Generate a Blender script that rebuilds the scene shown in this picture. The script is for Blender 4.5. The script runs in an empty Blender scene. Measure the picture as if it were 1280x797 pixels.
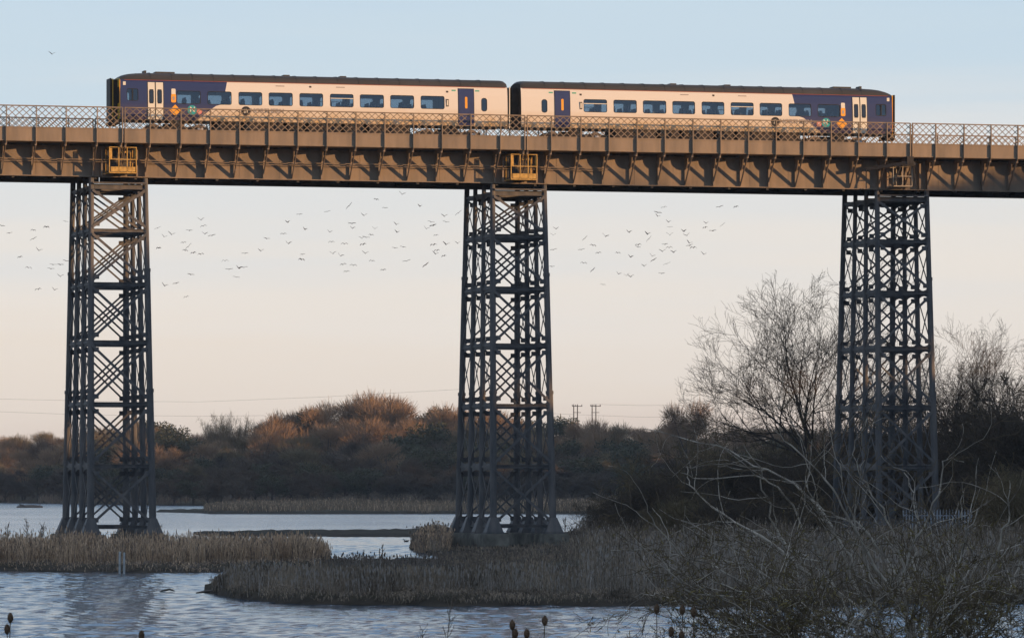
import bpy, math, random
import numpy as np
from mathutils import Vector, Matrix
R = math.radians
random.seed(7); RNG = np.random.default_rng(11)
C = bpy.context.scene.collection
SC = bpy.context.scene
# ------------------------------------------------------------------ camera, sky, sun, exposure
F = 6235.0; HOR = 606.0; CZ = 3.6          # focal length and horizon in 1280-wide pixels, eye height
cam = bpy.data.cameras.new('camera'); camo = bpy.data.objects.new('camera', cam); C.objects.link(camo)
cam.sensor_width = 36; cam.lens = F / 1280 * 36; cam.clip_start = 1; cam.clip_end = 30000
cam.shift_y = (HOR - 398.5) / 1280
camo.location = (0, 0, CZ); camo.rotation_euler = (R(90), 0, 0); SC.camera = camo
TH = math.atan(.271); CT, ST = math.cos(TH), math.sin(TH); D0 = 284.0   # viaduct heading and distance
SUN_EL = R(5.5); SUN_DIR = Vector((.92, -.39, 0)).normalized() * math.cos(SUN_EL) + Vector((0, 0, math.sin(SUN_EL)))
wd = bpy.data.worlds.new("World"); SC.world = wd; wd.use_nodes = True
nt = wd.node_tree; N = nt.nodes; L = nt.links
bg = N['Background']; sky = N.new('ShaderNodeTexSky'); sky.sky_type = 'NISHITA'; sky.sun_disc = False
sky.sun_elevation = SUN_EL; sky.sun_rotation = math.atan2(SUN_DIR.x, SUN_DIR.y)
sky.altitude = 0; sky.air_density = 1.0; sky.dust_density = 1.0; sky.ozone_density = 1.6
tc = N.new('ShaderNodeTexCoord'); sp = N.new('ShaderNodeSeparateXYZ'); L.new(tc.outputs['Generated'], sp.inputs[0])
rp = N.new('ShaderNodeValToRGB'); rp.color_ramp.interpolation = 'EASE'
mr = N.new('ShaderNodeMapRange'); mr.inputs['From Min'].default_value = -.02; mr.inputs['From Max'].default_value = 1.0
L.new(sp.outputs['Z'], mr.inputs[0])
# soft winter cloud veil low over the horizon: faint long streaks
mp = N.new('ShaderNodeMapping'); mp.inputs['Scale'].default_value = (1.6, 1.6, 26)
L.new(tc.outputs['Generated'], mp.inputs[0])
cn = N.new('ShaderNodeTexNoise'); cn.inputs['Scale'].default_value = 2.6; cn.inputs['Detail'].default_value = 5
L.new(mp.outputs[0], cn.inputs[0])
ad = N.new('ShaderNodeMath'); ad.operation = 'MULTIPLY_ADD'; ad.inputs[1].default_value = .065; 
L.new(cn.outputs[0], ad.inputs[0]); sb = N.new('ShaderNodeMath'); sb.operation = 'SUBTRACT'; sb.inputs[1].default_value = .0325
L.new(mr.outputs[0], sb.inputs[0]); L.new(sb.outputs[0], ad.inputs[2]); L.new(ad.outputs[0], rp.inputs[0])
cr = rp.color_ramp
SKYRAMP = [(0.0, (.76, .62, .55)), (.038, (.87, .79, .72)), (.056, (.87, .815, .77)), (.079, (.78, .79, .81)), (.106, (.59, .72, .84)), (.147, (.43, .61, .87)), (.20, (.36, .56, .86)), (.42, (.36, .47, .64)), (1.0, (.38, .42, .49))]
while len(cr.elements) < len(SKYRAMP): cr.elements.new(.5)
for e, (p, c) in zip(cr.elements, SKYRAMP): e.position = p; e.color = (*c, 1)
# the veil (tint by elevation) is mixed over the physical sky
sc_ = N.new('ShaderNodeVectorMath'); sc_.operation = 'SCALE'; sc_.inputs['Scale'].default_value = .10
L.new(sky.outputs[0], sc_.inputs[0])
mx = N.new('ShaderNodeMix'); mx.data_type = 'RGBA'; mx.inputs[0].default_value = .8
L.new(sc_.outputs[0], mx.inputs[6]); L.new(rp.outputs[0], mx.inputs[7])
up = N.new('ShaderNodeVectorMath'); up.operation = 'SCALE'; up.inputs['Scale'].default_value = 10.0
L.new(mx.outputs[2], up.inputs[0]); L.new(up.outputs[0], bg.inputs[0]); bg.inputs[1].default_value = .1
sun = bpy.data.lights.new('sun', 'SUN'); sun.energy = 5.0; sun.angle = R(.5); sun.color = (1, .57, .26)
so = bpy.data.objects.new('sun', sun); C.objects.link(so); so.rotation_euler = SUN_DIR.to_track_quat('Z', 'Y').to_euler(); so.location = (150, -60, 60)
SC.view_settings.view_transform = 'Standard'; SC.view_settings.look = 'None'
SC.view_settings.exposure = .2; SC.view_settings.gamma = 1
SC.cycles.max_bounces = 6; SC.cycles.transparent_max_bounces = 12; SC.cycles.volume_bounces = 0

# ------------------------------------------------------------------ helpers
def Wp(px, py, d): return Vector(((px - 640) / F * d, d, CZ + (HOR - py) / F * d))
def T(px, n):                               # distance along the viaduct seen at column px, n metres behind its near parapet
    k = (px - 640) / F
    return (k * (D0 + n * CT) + n * ST) / (CT - k * ST)

class MB:
    def __init__(s): s.v = []; s.f = []; s.m = []
    def add(s, vs, fs, mi=0):
        b = len(s.v); s.v += [tuple(v) for v in vs]; s.f += [tuple(i + b for i in f) for f in fs]; s.m += [mi] * len(fs); return s
    def box(s, a, b, mi=0):
        (x0, y0, z0), (x1, y1, z1) = a, b
        return s.add([(x0,y0,z0),(x1,y0,z0),(x1,y1,z0),(x0,y1,z0),(x0,y0,z1),(x1,y0,z1),(x1,y1,z1),(x0,y1,z1)],
                     [(0,3,2,1),(4,5,6,7),(0,1,5,4),(1,2,6,5),(2,3,7,6),(3,0,4,7)], mi)
    def bar(s, p, q, w, h, side=(0, 0, 1), mi=0):     # beam from p to q, h along `side`, w across
        p, q = Vector(p), Vector(q); d = (q - p).normalized(); a = d.cross(Vector(side))
        if a.length < 1e-4: a = d.cross(Vector((1, 0, 0)))
        a.normalize(); b = a.cross(d).normalized(); a = a * w / 2; b = b * h / 2
        return s.add([p-a-b, p+a-b, p+a+b, p-a+b, q-a-b, q+a-b, q+a+b, q-a+b],
                     [(0,1,2,3),(4,7,6,5),(0,4,5,1),(1,5,6,2),(2,6,7,3),(3,7,4,0)], mi)
    def tube(s, pts, rs, n=6, mi=0, cap=True):
        pts = [Vector(p) for p in pts]; b = len(s.v)
        for i, p in enumerate(pts):
            d = (pts[min(i+1, len(pts)-1)] - pts[max(i-1, 0)]).normalized()
            a = d.cross(Vector((0, 0, 1)) if abs(d.z) < .9 else Vector((1, 0, 0))).normalized(); c = d.cross(a)
            r = rs[i] if hasattr(rs, '__len__') else rs
            for k in range(n):
                g = 2 * math.pi * (k + .5) / n; s.v.append(tuple(p + a * r * math.cos(g) + c * r * math.sin(g)))
        for i in range(len(pts) - 1):
            for k in range(n):
                s.f.append((b+i*n+k, b+i*n+(k+1) % n, b+(i+1)*n+(k+1) % n, b+(i+1)*n+k)); s.m.append(mi)
        if cap:
            s.f.append(tuple(b + k for k in range(n))[::-1]); s.m.append(mi)
            e = b + (len(pts)-1)*n; s.f.append(tuple(e + k for k in range(n))); s.m.append(mi)
        return s
    def plate(s, poly, off, mi=0):                     # polygon extruded by vector off
        n = len(poly); off = Vector(off); P = [Vector(p) for p in poly]
        return s.add(P + [p + off for p in P], [tuple(range(n))[::-1], tuple(range(n, 2*n))] + [(i, (i+1) % n, n+(i+1) % n, n+i) for i in range(n)], mi)
    def mesh(s, name, mats, smooth=False):
        me = bpy.data.meshes.new(name); me.from_pydata(s.v, [], s.f)
        for m in (mats if isinstance(mats, (list, tuple)) else [mats]): me.materials.append(m)
        if any(s.m): me.polygons.foreach_set('material_index', s.m)
        if smooth: me.polygons.foreach_set('use_smooth', [True] * len(s.f))
        me.update(); return me
def npmesh(name, v, f, mats, mi=None, smooth=False):
    me = bpy.data.meshes.new(name); v = np.asarray(v, np.float32); f = np.asarray(f, np.int32)
    me.vertices.add(len(v)); me.vertices.foreach_set('co', v.ravel()); k = f.shape[1]
    me.loops.add(f.size); me.loops.foreach_set('vertex_index', f.ravel()); me.polygons.add(len(f))
    me.polygons.foreach_set('loop_start', np.arange(0, f.size, k, dtype=np.int32))
    for m in (mats if isinstance(mats, (list, tuple)) else [mats]): me.materials.append(m)
    if mi is not None: me.polygons.foreach_set('material_index', np.asarray(mi, np.int32))
    if smooth: me.polygons.foreach_set('use_smooth', np.ones(len(f), bool))
    me.update(calc_edges=True); me.validate(); return me
def link(name, me, parent=None, loc=(0, 0, 0), rot=(0, 0, 0)):
    o = bpy.data.objects.new(name, me); C.objects.link(o); o.location = loc; o.rotation_euler = rot
    if parent: o.parent = parent
    return o
def tag(o, label=None, cat=None, group=None, kind=None):
    if label: o['label'] = label
    if cat: o['category'] = cat
    if group: o['group'] = group
    if kind: o['kind'] = kind
    return o
def thing(name, label, cat, loc=(0, 0, 0), rz=0, group=None):
    o = bpy.data.objects.new(name, None); C.objects.link(o); o.location = loc; o.rotation_euler = (0, 0, rz)
    o.empty_display_size = .3
    return tag(o, label, cat, group)
def copy_tree(o, parent=None):
    c = o.copy(); C.objects.link(c)
    if parent: c.parent = parent
    for ch in list(o.children): copy_tree(ch, c)
    return c

def mat(name, col, rough=.7, var=.25, scale=4.0, metal=0, bump=0, col2=None, detail=4, stretch=(1, 1, 1), spec=.3, obj_space=True):
    m = bpy.data.materials.new(name); m.use_nodes = True; n = m.node_tree.nodes; l = m.node_tree.links
    b = n['Principled BSDF']; b.inputs['Roughness'].default_value = rough; b.inputs['Metallic'].default_value = metal
    b.inputs['Specular IOR Level'].default_value = spec
    if var:
        t = n.new('ShaderNodeTexCoord'); mp = n.new('ShaderNodeMapping'); mp.inputs['Scale'].default_value = stretch
        l.new(t.outputs['Object'] if obj_space else n.new('ShaderNodeNewGeometry').outputs['Position'], mp.inputs[0]); x = n.new('ShaderNodeTexNoise'); x.inputs['Scale'].default_value = scale; x.inputs['Detail'].default_value = detail
        l.new(mp.outputs[0], x.inputs[0]); r = n.new('ShaderNodeValToRGB'); l.new(x.outputs[0], r.inputs[0])
        a = tuple(c * (1 - var) for c in col); z = col2 if col2 else tuple(min(1, c * (1 + var)) for c in col)
        r.color_ramp.elements[0].position = .3; r.color_ramp.elements[0].color = (*a, 1)
        r.color_ramp.elements[1].position = .7; r.color_ramp.elements[1].color = (*z, 1)
        l.new(r.outputs[0], b.inputs['Base Color'])
        if bump:
            bp = n.new('ShaderNodeBump'); bp.inputs['Strength'].default_value = bump; bp.inputs['Distance'].default_value = .05
            l.new(x.outputs[0], bp.inputs['Height']); l.new(bp.outputs[0], b.inputs['Normal'])
    else: b.inputs['Base Color'].default_value = (*col, 1)
    return m
M = dict(
    girder=mat('painted girder steel', (.235, .195, .155), .65, .3, 1.1, bump=.15, detail=9, stretch=(1.6, 1.6, .3), col2=(.275, .215, .16), obj_space=False),
    pier=mat('weathered pier steel', (.095, .105, .12), .6, .4, 1.6, bump=.15, detail=8, stretch=(1.5, 1.5, .35), col2=(.15, .14, .135), obj_space=False),
    dark=mat('dark steel', (.05, .05, .052), .7, .3, 2),
    concrete=mat('stained concrete', (.16, .15, .13), .9, .5, 1.4, bump=.5, col2=(.26, .25, .21)),
    ballast=mat('ballast', (.13, .12, .11), .95, .5, 9, bump=.8),
    rail=mat('rail steel', (.2, .16, .13), .4, .2, 3, metal=.6),
    cage=mat('yellow cage paint', (.50, .30, .07), .6, .35, 5, col2=(.62, .40, .12)),
    cream=mat('cream cage paint', (.36, .31, .24), .6, .25, 5),
    roof=mat('carriage roof grey', (.048, .046, .045), .55, .25, .8, stretch=(.3, 2, 2)),
    rooftrim=mat('red cantrail paint', (.30, .07, .05), .5, .1, 2),
    navy=mat('navy paint', (.022, .035, .12), .35, .1, 2, spec=.5),
    white=mat('off-white paint', (.68, .66, .58), .35, .05, 1.5, spec=.5),
    yellow=mat('yellow cab paint', (.72, .45, .03), .4, .1, 2, spec=.5),
    orange=mat('orange vinyl and sunlight', (.80, .36, .04), .4, .1, 3),
    teal=mat('teal vinyl', (.03, .33, .36), .4, .1, 3),
    pink=mat('pink vinyl', (.62, .22, .20), .4, .1, 3),
    greenv=mat('green sign vinyl', (.1, .4, .3), .4, .1, 3),
    black=mat('black rubber', (.015, .015, .017), .6, .2, 4),
    under=mat('underframe dirt', (.05, .042, .036), .85, .4, 2.5),
    grey=mat('grey lettering', (.32, .30, .30), .5, .1, 3),
    silver=mat('bright fitting', (.5, .5, .5), .3, .1, 3, metal=.4),
    seat=mat('seat moquette', (.04, .05, .09), .9, .3, 8),
    interior=mat('interior lining', (.30, .31, .32), .7, .1, 2),
    reed=mat('dry reed straw', (.60, .42, .28), .9, .3, .6, col2=(.74, .55, .38)),
    weed=mat('dead weed stems', (.15, .122, .10), .9, .4, .8, col2=(.28, .23, .19)),
    weed2=mat('blackened weed stems', (.14, .115, .09), .9, .5, .8, col2=(.42, .34, .255)),
    weedpale=mat('pale dead stems', (.36, .33, .30), .9, .2, .8),
    farreed=mat('distant reed', (.21, .165, .12), .9, .3, .05, col2=(.28, .22, .16)),
    bark=mat('grey brown bark', (.065, .055, .048), .9, .3, 3, bump=.4),
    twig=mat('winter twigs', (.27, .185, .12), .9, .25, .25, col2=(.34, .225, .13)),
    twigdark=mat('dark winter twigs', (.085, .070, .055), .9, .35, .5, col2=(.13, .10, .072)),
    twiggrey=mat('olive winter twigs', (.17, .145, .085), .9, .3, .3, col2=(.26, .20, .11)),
    ever=mat('evergreen leaves', (.05, .058, .035), .8, .35, .6, col2=(.075, .085, .045)),
    fgbark=mat('lichened bark', (.30, .265, .225), .9, .4, 5, bump=.3, col2=(.62, .56, .48)),
    fgtwig=mat('thorn twigs', (.12, .095, .065), .9, .45, 3, col2=(.20, .155, .10)),
    lichen=mat('yellow green lichen', (.20, .17, .07), .95, .4, 7, col2=(.26, .21, .09)),
    bird=mat('dark plumage', (.05, .05, .05), .8, .3, 8),
    wood=mat('grey driftwood', (.12, .11, .10), .9, .3, 4, bump=.3),
    post=mat('pale weathered post', (.42, .44, .44), .8, .3, 4),
    galv=mat('galvanised steel', (.26, .29, .33), .5, .2, 2, metal=.3),
    teasel=mat('teasel head', (.13, .085, .055), .95, .4, 30, bump=.6),
    cable=mat('cable', (.08, .08, .08), .6, .0),
)
def glass_mat():
    m = bpy.data.materials.new('tinted window glass'); m.use_nodes = True; n = m.node_tree.nodes; l = m.node_tree.links
    out = n['Material Output']; tr = n.new('ShaderNodeBsdfTransparent'); tr.inputs[0].default_value = (.42, .50, .56, 1)
    gl = n.new('ShaderNodeBsdfGlossy'); gl.inputs['Roughness'].default_value = .03; gl.inputs[0].default_value = (.9, .95, 1, 1)
    fr = n.new('ShaderNodeFresnel'); fr.inputs[0].default_value = 1.55
    a = n.new('ShaderNodeMath'); a.operation = 'MULTIPLY_ADD'; a.inputs[1].default_value = 1.0; a.inputs[2].default_value = .05
    x = n.new('ShaderNodeMixShader'); l.new(fr.outputs[0], a.inputs[0]); l.new(a.outputs[0], x.inputs[0])
    l.new(tr.outputs[0], x.inputs[1]); l.new(gl.outputs[0], x.inputs[2]); l.new(x.outputs[0], out.inputs[0]); return m
M['glass'] = glass_mat()

# ------------------------------------------------------------------ terrain (one sheet) and water
def vnoise(x, y, s, seed=0):
    x = np.asarray(x, float) / s + seed * 17.3; y = np.asarray(y, float) / s + seed * 5.1
    xi, yi = np.floor(x), np.floor(y); fx, fy = x - xi, y - yi; fx = fx*fx*(3-2*fx); fy = fy*fy*(3-2*fy)
    def h(a, b):
        t = np.sin(a * 127.1 + b * 311.7 + seed) * 43758.5453; return t - np.floor(t)
    return (h(xi, yi)*(1-fx)+h(xi+1, yi)*fx)*(1-fy) + (h(xi, yi+1)*(1-fx)+h(xi+1, yi+1)*fx)*fy
def fbm(x, y, s, seed=0): return vnoise(x, y, s, seed)*.55 + vnoise(x, y, s/2.3, seed+1)*.3 + vnoise(x, y, s/5.1, seed+2)*.15
def dist(y): return CZ * F / (y - HOR)
def ss(x): x = np.clip(x, 0, 1); return x*x*(3-2*x)
SHORE = lambda px: np.interp(px, [-2000, 0, 100, 200, 300, 740, 760, 800, 900], [1100, 1020, 950, 890, 870, 850, 620, 420, 330])
# islands: (px list, near d list, far d list, top height, slope)
ISL = [
 ([-1500, 0, 150, 230, 300, 380, 405, 416], [212, 208, 204.5, 204, 206, 214, 224, 232], [300, 296, 294, 292, 262, 244, 236, 232], .22, .10),
 ([252, 262, 300, 360, 420, 560, 700, 860, 1000, 1280, 3500], [168.5, 166.3, 157, 152, 150, 148.6, 148.8, 148.8, 149, 151.5, 160], [168.4, 169.2, 178, 184, 178, 178, 225, 260, 300, 330, 400], .24, .4),
 ([388, 400, 470, 555, 600, 650], [216, 210, 208, 209, 214, 222], [216, 232, 238, 240, 240, 230], .10, .06),
 ([512, 522, 540, 560, 590, 640, 700, 740, 760, 4000], [280, 266, 258, 240, 226, 212, 210, 210, 210, 210], [280, 310, 322, 330, 345, 355, 372, 420, 560, 1200], .08, .05),
 ([236, 260, 400, 540, 620], [366, 350, 347, 345, 340], [366, 374, 384, 390, 392], .16, .04),
 ([150, 200, 252, 262, 400, 745, 800], [700, 660, 640, 622, 620, 618, 620], [702, 668, 690, 700, 715, 760, 800], .35, .05),
]
def height(px, X, d):
    h = np.full(np.broadcast(px, d).shape, -1.3)
    for i, (p, a, b, top, sl) in enumerate(ISL):
        na = np.interp(px, p, a, left=1e5, right=(a[-1] if p[-1] > 2000 else 1e5)); fb = np.interp(px, p, b, left=-1e5, right=(b[-1] if p[-1] > 2000 else -1e5))
        if i == 0: na = np.where(px < -1500, 212, na); fb = np.where(px < -1500, 300, fb)
        w = (fbm(X, d, 3.5 if i < 5 else 14, i*3) - .5) * (2.4 if i < 5 else 9)
        e = np.minimum(d - na, fb - d) + w
        hh = np.where(e < 0, np.maximum(e * .12, -1.3), np.minimum(e * sl, top) + (fbm(X, d, 1.1, 40+i) - .35) * .30 * ss(e * .6))
        h = np.maximum(h, hh)
    s = SHORE(px); e = d - s + (fbm(X, d, 30, 9) - .5) * 20
    hh = np.where(e < 0, np.maximum(e * .05, -1.3), np.minimum(e*.03, .8) + 9 * ss((d - np.interp(px, [0, 200, 740], [1060, 930, 900])) / 260))
    h = np.maximum(h, hh)
    nb = np.interp(d, [0, 45, 60, 95, 117], [1.9, 1.75, 1.3, -.1, -1.3]) + (fbm(X, d, 4, 5) - .5) * .25
    h = np.where(d < 117, np.maximum(nb, -1.3), h)
    rx = 70 + .09 * d                                   # wooded valley side to the right of the picture
    h = np.maximum(h, (19 + 2.5 * ss((d - 380) / 150)) * ss((X - rx + 42) / 42) + (-1.3))
    return h
pxs = np.concatenate([[-22000, -12000, -7000, -4000, -2500, -1700, -1200, -800], np.arange(-500, 1800, 7), [2000, 2300, 2600, 3000, 3500, 4000, 4600, 5300, 6000, 6800, 7600, 8600, 10000, 12000, 15000, 20000, 30000, 45000, 62000]]).astype(float)
ds = [14.0]
while ds[-1] < 1500: ds.append(ds[-1] * (1.03 if ds[-1] < 130 else 1.0068 if ds[-1] < 420 else 1.012))
ds += [1700, 2100, 2800, 3800, 5000]; ds = np.array(ds)
PXg, Dg = np.meshgrid(pxs, ds); Xg = (PXg - 640) / F * Dg
Hg = height(PXg, Xg, Dg)
vv = np.stack([Xg, Dg, Hg], -1).reshape(-1, 3); nc = len(pxs); ii = np.arange(len(ds)-1)[:, None]*nc + np.arange(nc-1)[None]
ii = ii.ravel(); ff = np.stack([ii, ii+1, ii+nc+1, ii+nc], -1)
def ground_h(x, y): return float(height(np.array([640 + x / y * F]), np.array([x]), np.array([float(y)]))[0])
def ground_mat():
    m = bpy.data.materials.new('mud and turf'); m.use_nodes = True; n = m.node_tree.nodes; l = m.node_tree.links
    b = n['Principled BSDF']; g = n.new('ShaderNodeNewGeometry'); s = n.new('ShaderNodeSeparateXYZ'); l.new(g.outputs['Position'], s.inputs[0])
    x = n.new('ShaderNodeTexNoise'); x.inputs['Scale'].default_value = 1.1; x.inputs['Detail'].default_value = 8; l.new(g.outputs['Position'], x.inputs[0])
    y = n.new('ShaderNodeTexNoise'); y.inputs['Scale'].default_value = .13; y.inputs['Detail'].default_value = 5; l.new(g.outputs['Position'], y.inputs[0])
    r = n.new('ShaderNodeValToRGB'); r.color_ramp.elements[0].color = (.022, .019, .015, 1); r.color_ramp.elements[1].color = (.07, .058, .045, 1)
    r.color_ramp.elements[0].position = .32; r.color_ramp.elements[1].position = .7; l.new(x.outputs[0], r.inputs[0])
    r2 = n.new('ShaderNodeValToRGB'); r2.color_ramp.elements[0].color = (.035, .036, .022, 1); r2.color_ramp.elements[1].color = (.10, .085, .06, 1)
    l.new(y.outputs[0], r2.inputs[0])
    mr = n.new('ShaderNodeMapRange'); mr.inputs['From Min'].default_value = .12; mr.inputs['From Max'].default_value = .45; l.new(s.outputs['Z'], mr.inputs[0])
    mx = n.new('ShaderNodeMix'); mx.data_type = 'RGBA'; l.new(mr.outputs[0], mx.inputs[0]); l.new(r.outputs[0], mx.inputs[6]); l.new(r2.outputs[0], mx.inputs[7])
    l.new(mx.outputs[2], b.inputs['Base Color']); b.inputs['Roughness'].default_value = .9; b.inputs['Specular IOR Level'].default_value = .08
    bp = n.new('ShaderNodeBump'); bp.inputs['Strength'].default_value = .9; bp.inputs['Distance'].default_value = .12; l.new(x.outputs[0], bp.inputs['Height']); l.new(bp.outputs[0], b.inputs['Normal'])
    return m
GM = ground_mat()
tag(link('ground', npmesh('ground', vv, ff, GM, smooth=True)), kind='structure')
gx = np.concatenate([[-9000, -800, 20], np.arange(26, 130, 4), [200, 600, 9000]]).astype(float); gy = np.array([14, -10, -40, -80, -140, -200, -400, -1500, -4000.])
GX, GY = np.meshgrid(gx, gy); GZ = np.maximum(1.88, 19 * ss((GX - (70 + .09*GY) + 42) / 42) - 1.3 + (fbm(GX, GY, 12, 3) - .5)); GZ = np.where(GX > 8000, 2, GZ)
nc_ = len(gx); ii = (np.arange(len(gy)-1)[:, None]*nc_ + np.arange(nc_-1)[None]).ravel()
tag(link('meadow', npmesh('meadow', np.stack([GX, GY, GZ], -1).reshape(-1, 3), np.stack([ii, ii+nc_, ii+nc_+1, ii+1], -1), GM, smooth=True)), kind='structure')
def water_mat():
    m = bpy.data.materials.new('rippled river water'); m.use_nodes = True; n = m.node_tree.nodes; l = m.node_tree.links
    b = n['Principled BSDF']; b.inputs['Base Color'].default_value = (.02, .048, .085, 1); b.inputs['Roughness'].default_value = .13
    b.inputs['IOR'].default_value = 1.33; b.inputs['Specular IOR Level'].default_value = .5
    g = n.new('ShaderNodeNewGeometry'); mp = n.new('ShaderNodeMapping'); mp.inputs['Scale'].default_value = (1.0, .42, 1); mp.inputs['Rotation'].default_value = (0, 0, R(12))
    l.new(g.outputs['Position'], mp.inputs[0])
    a = n.new('ShaderNodeTexNoise'); a.inputs['Scale'].default_value = 1.5; a.inputs['Detail'].default_value = 4; a.inputs['Roughness'].default_value = .6; a.inputs['Distortion'].default_value = .4
    c = n.new('ShaderNodeTexNoise'); c.inputs['Scale'].default_value = .35; c.inputs['Detail'].default_value = 3
    big = n.new('ShaderNodeTexNoise'); big.inputs['Scale'].default_value = .035; big.inputs['Detail'].default_value = 3
    for t in (a, c, big): l.new(mp.outputs[0], t.inputs[0])
    ad = n.new('ShaderNodeMath'); ad.operation = 'MULTIPLY_ADD'; ad.inputs[1].default_value = 1.4; l.new(c.outputs[0], ad.inputs[0]); l.new(a.outputs[0], ad.inputs[2])
    mr = n.new('ShaderNodeMapRange'); mr.inputs['From Min'].default_value = .38; mr.inputs['From Max'].default_value = .62; mr.inputs['To Min'].default_value = .35; mr.inputs['To Max'].default_value = 1.0
    l.new(big.outputs[0], mr.inputs[0])
    bp = n.new('ShaderNodeBump'); bp.inputs['Distance'].default_value = .34
    yy = n.new('ShaderNodeSeparateXYZ'); l.new(g.outputs['Position'], yy.inputs[0]); ym = n.new('ShaderNodeMapRange'); ym.inputs['From Min'].default_value = 320; ym.inputs['From Max'].default_value = 420; ym.inputs['To Min'].default_value = .12; l.new(yy.outputs['Y'], ym.inputs[0])
    ymm = n.new('ShaderNodeMath'); ymm.operation = 'MULTIPLY'; l.new(mr.outputs[0], ymm.inputs[0]); l.new(ym.outputs[0], ymm.inputs[1]); l.new(ymm.outputs[0], bp.inputs['Strength'])
    l.new(ad.outputs[0], bp.inputs['Height']); l.new(bp.outputs[0], b.inputs['Normal'])
    return m
# one sheet of water; inside the river it carries real wind ripples, beyond them it lies flat
wpx = np.concatenate([[-12000, -4000, -1500, -600, -250, -120], np.arange(-60, 1345, 4.4), [1400, 1500, 1900, 3000, 6000, 12000]]).astype(float)
wd_ = [60, 85, 100]; 
while wd_[-1] < 420: wd_.append(wd_[-1] + (.24 if wd_[-1] < 212 else .42 if wd_[-1] < 300 else .8))
wd_ = np.array(wd_ + [450, 520, 620, 760, 1000, 1500, 3000, 5000]); PW, DW = np.meshgrid(wpx, wd_); XW = (PW - 640) / F * DW
ZW = np.zeros_like(XW); wr = np.random.default_rng(4)
for i in range(34):
    lam = .46 * 1.062**i; th = wr.normal(1.3, .65); k = 2*math.pi/lam; slope = .036 if lam < 1.15 else .009
    ZW += slope / k * np.sin(k*(XW*math.cos(th) + DW*math.sin(th)) + wr.uniform(0, 6.28) + 1.1*np.sin(XW*.8*math.cos(th*3+i) + DW*.31 + i))
gust = np.clip(.6 + .75*fbm(XW, DW*.35, 9, 77), .5, 1.2)
fade = ss((DW - 90)/12) * (1 - ss((DW - 380)/40)) * ss((PW + 120)/60) * (1 - ss((PW - 1340)/60))
ZW *= gust * fade
vv = np.stack([XW, DW, ZW], -1).reshape(-1, 3); nc = len(wpx); ii = (np.arange(len(wd_)-1)[:, None]*nc + np.arange(nc-1)[None]).ravel()
tag(link('water', npmesh('water', vv, np.stack([ii, ii+1, ii+nc+1, ii+nc], -1), water_mat(), smooth=True)), kind='structure')

# ------------------------------------------------------------------ viaduct
ORG = (0, D0, 0)
J = [.8 + 23.25 * k for k in (-2, -1, 0, 1, 2)]
ZR, ZL, ZF, ZB = 24.66, 23.42, 22.71, 20.83     # top rail, lattice foot, fascia foot, girder foot
G0, GW = 1.55, 5.8                              # near web plane, distance to far web
FAR = 2 * G0 + GW
def lattice(w, h, step=.4, rise=.36, bw=.040):
    b = MB(); k = rise / step * 1.0
    sl = rise / step
    for sgn, off in ((1, 0), (-1, .014)):
        x = -h / sl - step
        while x < w + h / sl + step:
            x0, z0, x1, z1 = x, 0, x + h / sl, h
            if sgn < 0: x0, x1 = x + h / sl, x
            # clip to 0..w
            P = []
            for t_ in (0, 1):
                pass
            dx, dz = x1 - x0, z1 - z0; ta, tb = 0, 1
            if dx > 0: ta = max(ta, -x0/dx); tb = min(tb, (w-x0)/dx)
            else: ta = max(ta, (w-x0)/dx); tb = min(tb, -x0/dx)
            if tb - ta > .03: b.bar((x0+dx*ta, off, z0+dz*ta), (x0+dx*tb, off, z0+dz*tb), .012, bw, side=(-(dz)/math.hypot(dx, dz), 0, dx/math.hypot(dx, dz)))
            x += step
    return b
bays = [1.5, 1.75] + [1.675] * 10 + [1.75, 1.5]
deck = thing('viaduct_deck', 'long brown steel girder deck with lattice railing carrying the train over three tall piers', 'railway bridge', ORG, TH)
lat_mesh = {w: lattice(w, ZR - ZL - .06).mesh('lattice_panel', M['girder']) for w in (1.5, 1.75, 1.675)}
fas_mesh = {}
for w in (1.5, 1.75, 1.675):
    b = MB(); b.box((.004, 0, 0), (w - .004, .025, ZL - ZF)); b.box((.01, -.05, -.03), (w - .01, .03, .0)); b.box((.01, -.03, ZL - ZF), (w - .01, .05, ZL - ZF + .05))
    fas_mesh[w] = b.mesh('fascia_plate', M['girder'])
b = MB(); b.box((-.012, -.13, ZF - .05), (.012, -.001, ZR - .03)); b.box((-.03, -.15, ZF - .05), (.03, -.13, ZR - .03))
post_me = b.mesh('post', M['girder'])
# cross bracket under the walkway: top beam, curved knee plate, raking strut
b = MB(); b.box((-.05, .02, 22.44), (.05, G0 - .03, 22.66))
cur = [(0, G0 - .04, 21.75)]
for k in range(9):
    a = k / 8 * math.pi / 2; cur.append((0, G0 - .04 - .62 * math.sin(a), 22.44 - .66 * math.cos(a)))
cur.append((0, G0 - .04, 22.44)); b.plate([(x - .02, y, z) for x, y, z in cur], (.04, 0, 0))
b.bar((0, -.06, 22.72), (0, G0 - .12, ZB + .14), .028, .17, side=(0, 0, 1))
bracket_me = b.mesh('bracket', M['girder'])
def stiff(dep, wd_):
    b = MB(); b.box((-.012, -dep, ZB + .06), (.012, -.001, 22.42)); b.box((-wd_, -dep - .02, ZB + .06), (wd_, -dep, 22.42)); return b.mesh('web_stiffener', M['girder'])
st_w, st_n = stiff(.34, .05), stiff(.13, .035)
span_jobs = [(j, [j + sum(bays[:i]) for i in range(15)]) for j in J[:-1]]
parapets = []
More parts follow.
